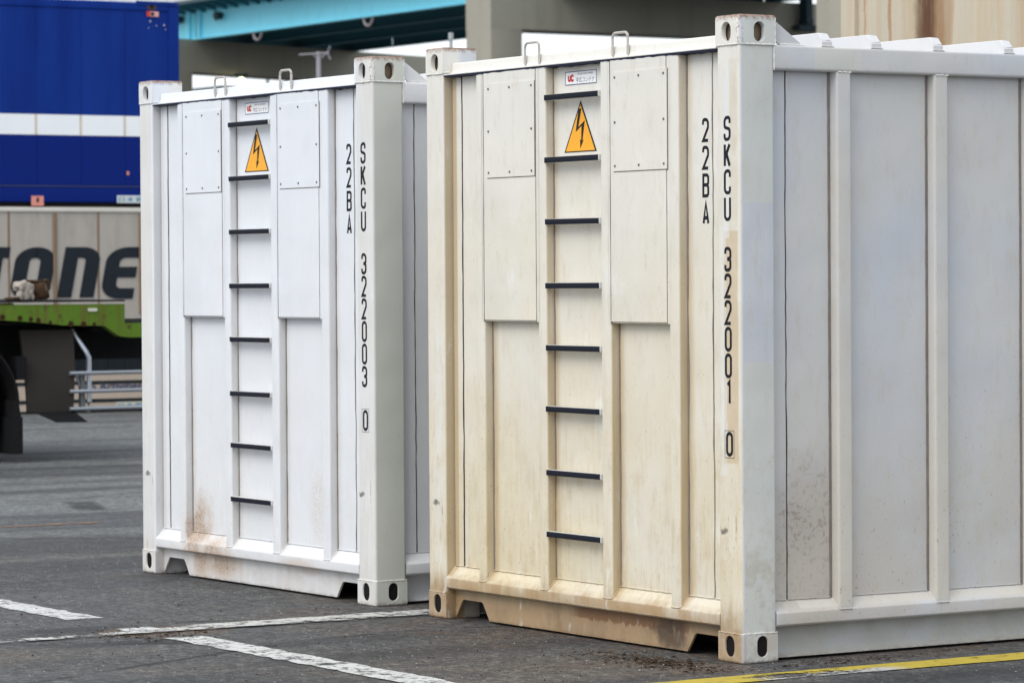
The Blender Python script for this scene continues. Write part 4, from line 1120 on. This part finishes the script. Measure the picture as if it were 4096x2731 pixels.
def pier(name, x, y0, ya, yb, y1, skew, label, th=1.25):
    T = empty(name, (x, y0, 0)); tag(T, label, "bridge pier", "concrete portal piers under the elevated road")
    def q(y): return (y-y0)*skew
    def col(a, b):
        pts = [(q(a), a-y0), (q(b), b-y0), (q(b)-th, b-y0), (q(a)-th, a-y0)]
        MB().prism(rp(pts, .03, 2), -.2, 8.07, 'z').build("column", CONC, T, True)
    col(y0, ya); col(yb, y1)
    pts = [(q(y0)+.002, 0.002), (q(y1)+.002, y1-y0-.002), (q(y1)-th+.002, y1-y0-.002), (q(y0)-th+.002, 0.002)]
    MB().prism(pts, 8.07, 9.10, 'z').build("crossbeam", CONC, T, False)
    # form joints, fine recessed lines suggested by thin proud battens
    for z in (6.6, 5.0, 3.4):
        for a, b in ((y0, ya), (yb, y1)):
            MB().box(-.004+q(a), .006+q(a)-.002, a-y0+.02, b-y0-.02, z, z+.03).build("form_joint", CONC, T, False) if skew == 0 else None
    return T
pier("bridge_pier", -66.57, 40.43, 41.42, 51.15, 52.45, 0.0, "concrete portal pier behind the front container, with a column at each side of the opening")
pier("bridge_pier", -86.95, 40.9, 42.35, 52.2, 53.6, -0.365, "concrete portal pier behind the left container, dark under the cyan girder")
pier("bridge_pier", -44.42, 34.98, 35.98, 46.0, 47.3, 0.0, "nearest concrete pier, its pale side just left of the rust-streaked stack", 0.95)
VD = empty("elevated_road", (-80, 42.6, 9.1)); tag(VD, "elevated road with cyan steel girders resting on concrete piers", "bridge")
def vx(x): return x+80
GY = [0.0, 2.4, 4.8, 7.2]
for i, gy in enumerate(GY):
    for (xa, xb) in ((-130, -87.75), (-87.65, -67.25), (-67.15, -47), (-46.9, -20)):
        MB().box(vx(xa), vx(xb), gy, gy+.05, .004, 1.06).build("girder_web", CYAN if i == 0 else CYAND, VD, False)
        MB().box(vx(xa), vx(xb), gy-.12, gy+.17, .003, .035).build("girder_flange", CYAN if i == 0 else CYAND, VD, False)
for x in [-129+2.05*k for k in range(53)]:
    MB().box(vx(x), vx(x)+.2, .05, 7.2, .45, .62).build("cross_frame", CYAND, VD, False)
for x in (-88.05, -87.35, -67.55, -66.85):
    MB().box(vx(x)-.05, vx(x)+.05, -.11, .0, .04, 1.05).build("stiffener", CYAN, VD, False)
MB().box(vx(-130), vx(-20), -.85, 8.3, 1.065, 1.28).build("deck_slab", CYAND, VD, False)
MB().box(vx(-130), vx(-20), -.90, -.84, 1.06, 1.16).build("deck_ledge", LEDGE, VD, False)
b0 = MB().prism([(-.80, 1.06), (-.03, 1.06), (-.03, .84)], -.06, .06, 'x').build("deck_bracket", CYAND, VD, False)
b0.location = (vx(-100), 0, 0)
for k in range(1, 62):
    share(b0, (vx(-100)+k*.72, 0, 0), VD)
p0 = MB().box(0, 1.96, -.88, -.80, 1.162, 3.4).build("parapet_panel", PARA, VD, False); p0.location = (vx(-120), 0, 0)
for k in range(1, 46): share(p0, (vx(-120)+2*k, 0, 0), VD)
# lamps on the girder face, pipe hooks below it
for (x, z) in ((-88.6, .70), (-85.9, .66)):
    o = MB().cyl((vx(x), -.04, z), .11, -.22, 'y', 16, .13).build("girder_lamp", LAMPD, VD)
    MB().tube([(vx(x)-.12, -.05, z), (vx(x)-.35, -.06, z-.12), (vx(x)-.5, -.06, z+.02)], .03, 6).build("lamp_cable", LAMPD, o)
for x in (-83.4, -76.6, -70.7):
    pth = [(vx(x)+.26*math.cos(PI+PI*k/10), -.10, -.02+.26*math.sin(PI+PI*k/10)*.9) for k in range(11)]
    MB().tube(pth, .035, 6).build("pipe_hook", plain("hook_pinkish_grey", (.33, .29, .30), .6), VD)

# ---- things seen through and beside the openings
AERIAL = plain("aerial_metal", (0.34, 0.33, 0.36), .5, .3, .1, 5)
AN = empty("television_aerial", (-54.45, 28.48, 0)); tag(AN, "television aerial on a pole, above the left container's roof", "aerial")
MB().tube([(0, 0, 0), (0, 0, 6.40)], .05, 8).build("mast", AERIAL, AN)
dv = Vector((.49, .87, 0)).normalized()
MB().tube([dv*-.42+Vector((0,0,6.34)), dv*.22+Vector((0,0,6.38))], .018, 6).build("boom", AERIAL, AN)
for k in range(9):
    c_ = dv*(-.38+.07*k)+Vector((0, 0, 6.345+.003*k)); e_ = Vector((-.87, .49, 0))*(.10+.008*k)
    MB().tube([c_-e_, c_+e_], .010, 5).build("element", AERIAL, AN)
MB().tube([dv*-.12+Vector((0,0,6.33)), dv*0+Vector((0,0,6.25)), dv*.16+Vector((0,0,6.35))], .016, 6).build("brace", AERIAL, AN)
MB().tube([dv*.25+Vector((0,0,6.52)), dv*.19+Vector((0,0,6.38)), dv*.25+Vector((0,0,6.24))], .020, 6).build("reflector", AERIAL, AN)

HOUSE = plain("far_wall_grey", (0.30, 0.30, 0.27), .8, 0, .15, .4)
ROOFM = plain("far_roof_dark", (0.045, 0.06, 0.07), .7, 0, .2, .5)
FB = empty("warehouse", (-130, 66.2, 0)); tag(FB, "distant grey warehouse with a dark roof, seen through the left opening", "building")
MB().box(-9, 0, -5.0, .35, 0, 9.85).build("wall", HOUSE, FB, False)
MB().prism([(-1.0, 9.86), (.45, 9.86), (.40, 10.12), (.05, 10.30), (-.75, 10.30), (-.95, 10.15)], -9, .1, 'x').build("roof", ROOFM, FB, False)
MB().box(-6, -.2, -5.0, -1.1, 9.86, 10.05).build("roof", HOUSE, FB, False)
POLE = plain("far_pole_metal", (0.35, 0.37, 0.38), .6)
for i, (x, y, zt, lb) in enumerate(((-103.62, 53.74, 9.15, "left of two thin distant poles in the left opening"), (-103.3, 54.35, 9.10, "right of two thin distant poles in the left opening"), (-22.99, 12.66, 4.27, "short pale pipe standing behind the rounded left casting of the front container"))):
    o = MB().cyl((x, y, 0), .07 if i < 2 else .022, zt, 'z', 10).build("pole", POLE)
    MB().cyl((x, y, zt), .09 if i < 2 else .03, .08, 'z', 10).build("cap", POLE, o)
    tag(o, lb, "pole")
# lit lamp hanging under the pier beam
gl = G("lit_lamp_globe"); gl.fin((.9, .85, .5), .4)
gl.b.inputs['Emission Color'].default_value = (1.0, .93, .45, 1); gl.b.inputs['Emission Strength'].default_value = 6.0
LP = empty("hanging_lamp", (-87.6, 44.15, 8.07)); tag(LP, "lit round lamp hanging under the concrete crossbeam", "lamp")
MB().cyl((0, 0, -.10), .22, .10, 'z', 16).build("housing", LAMPD, LP)
bm = bmesh.new(); bmesh.ops.create_uvsphere(bm, u_segments=20, v_segments=12, radius=.11); me = bpy.data.meshes.new("globe"); bm.to_mesh(me); bm.free()
me.materials.append(gl.mat); me.shade_smooth(); o = bpy.data.objects.new("globe", me); COL.objects.link(o); o.parent = LP; o.location = (0, 0, -.24)
# dark fitting bolted to the pier beside the right column
FX = empty("pier_fitting", (-66.5, 50.2, 8.6)); tag(FX, "dark bracket and conduit box on the pier beside its right column", "conduit box")
MB().box(.0, .35, .32, .52, -.1, .9).build("box", LAMPD, FX, False)
MB().box(.0, .30, .10, .95, -.28, -.14).build("bracket", LAMPD, FX, False)
MB().box(.02, .25, .28, .62, -.14, .05).build("conduit", LAMPD, FX, False)
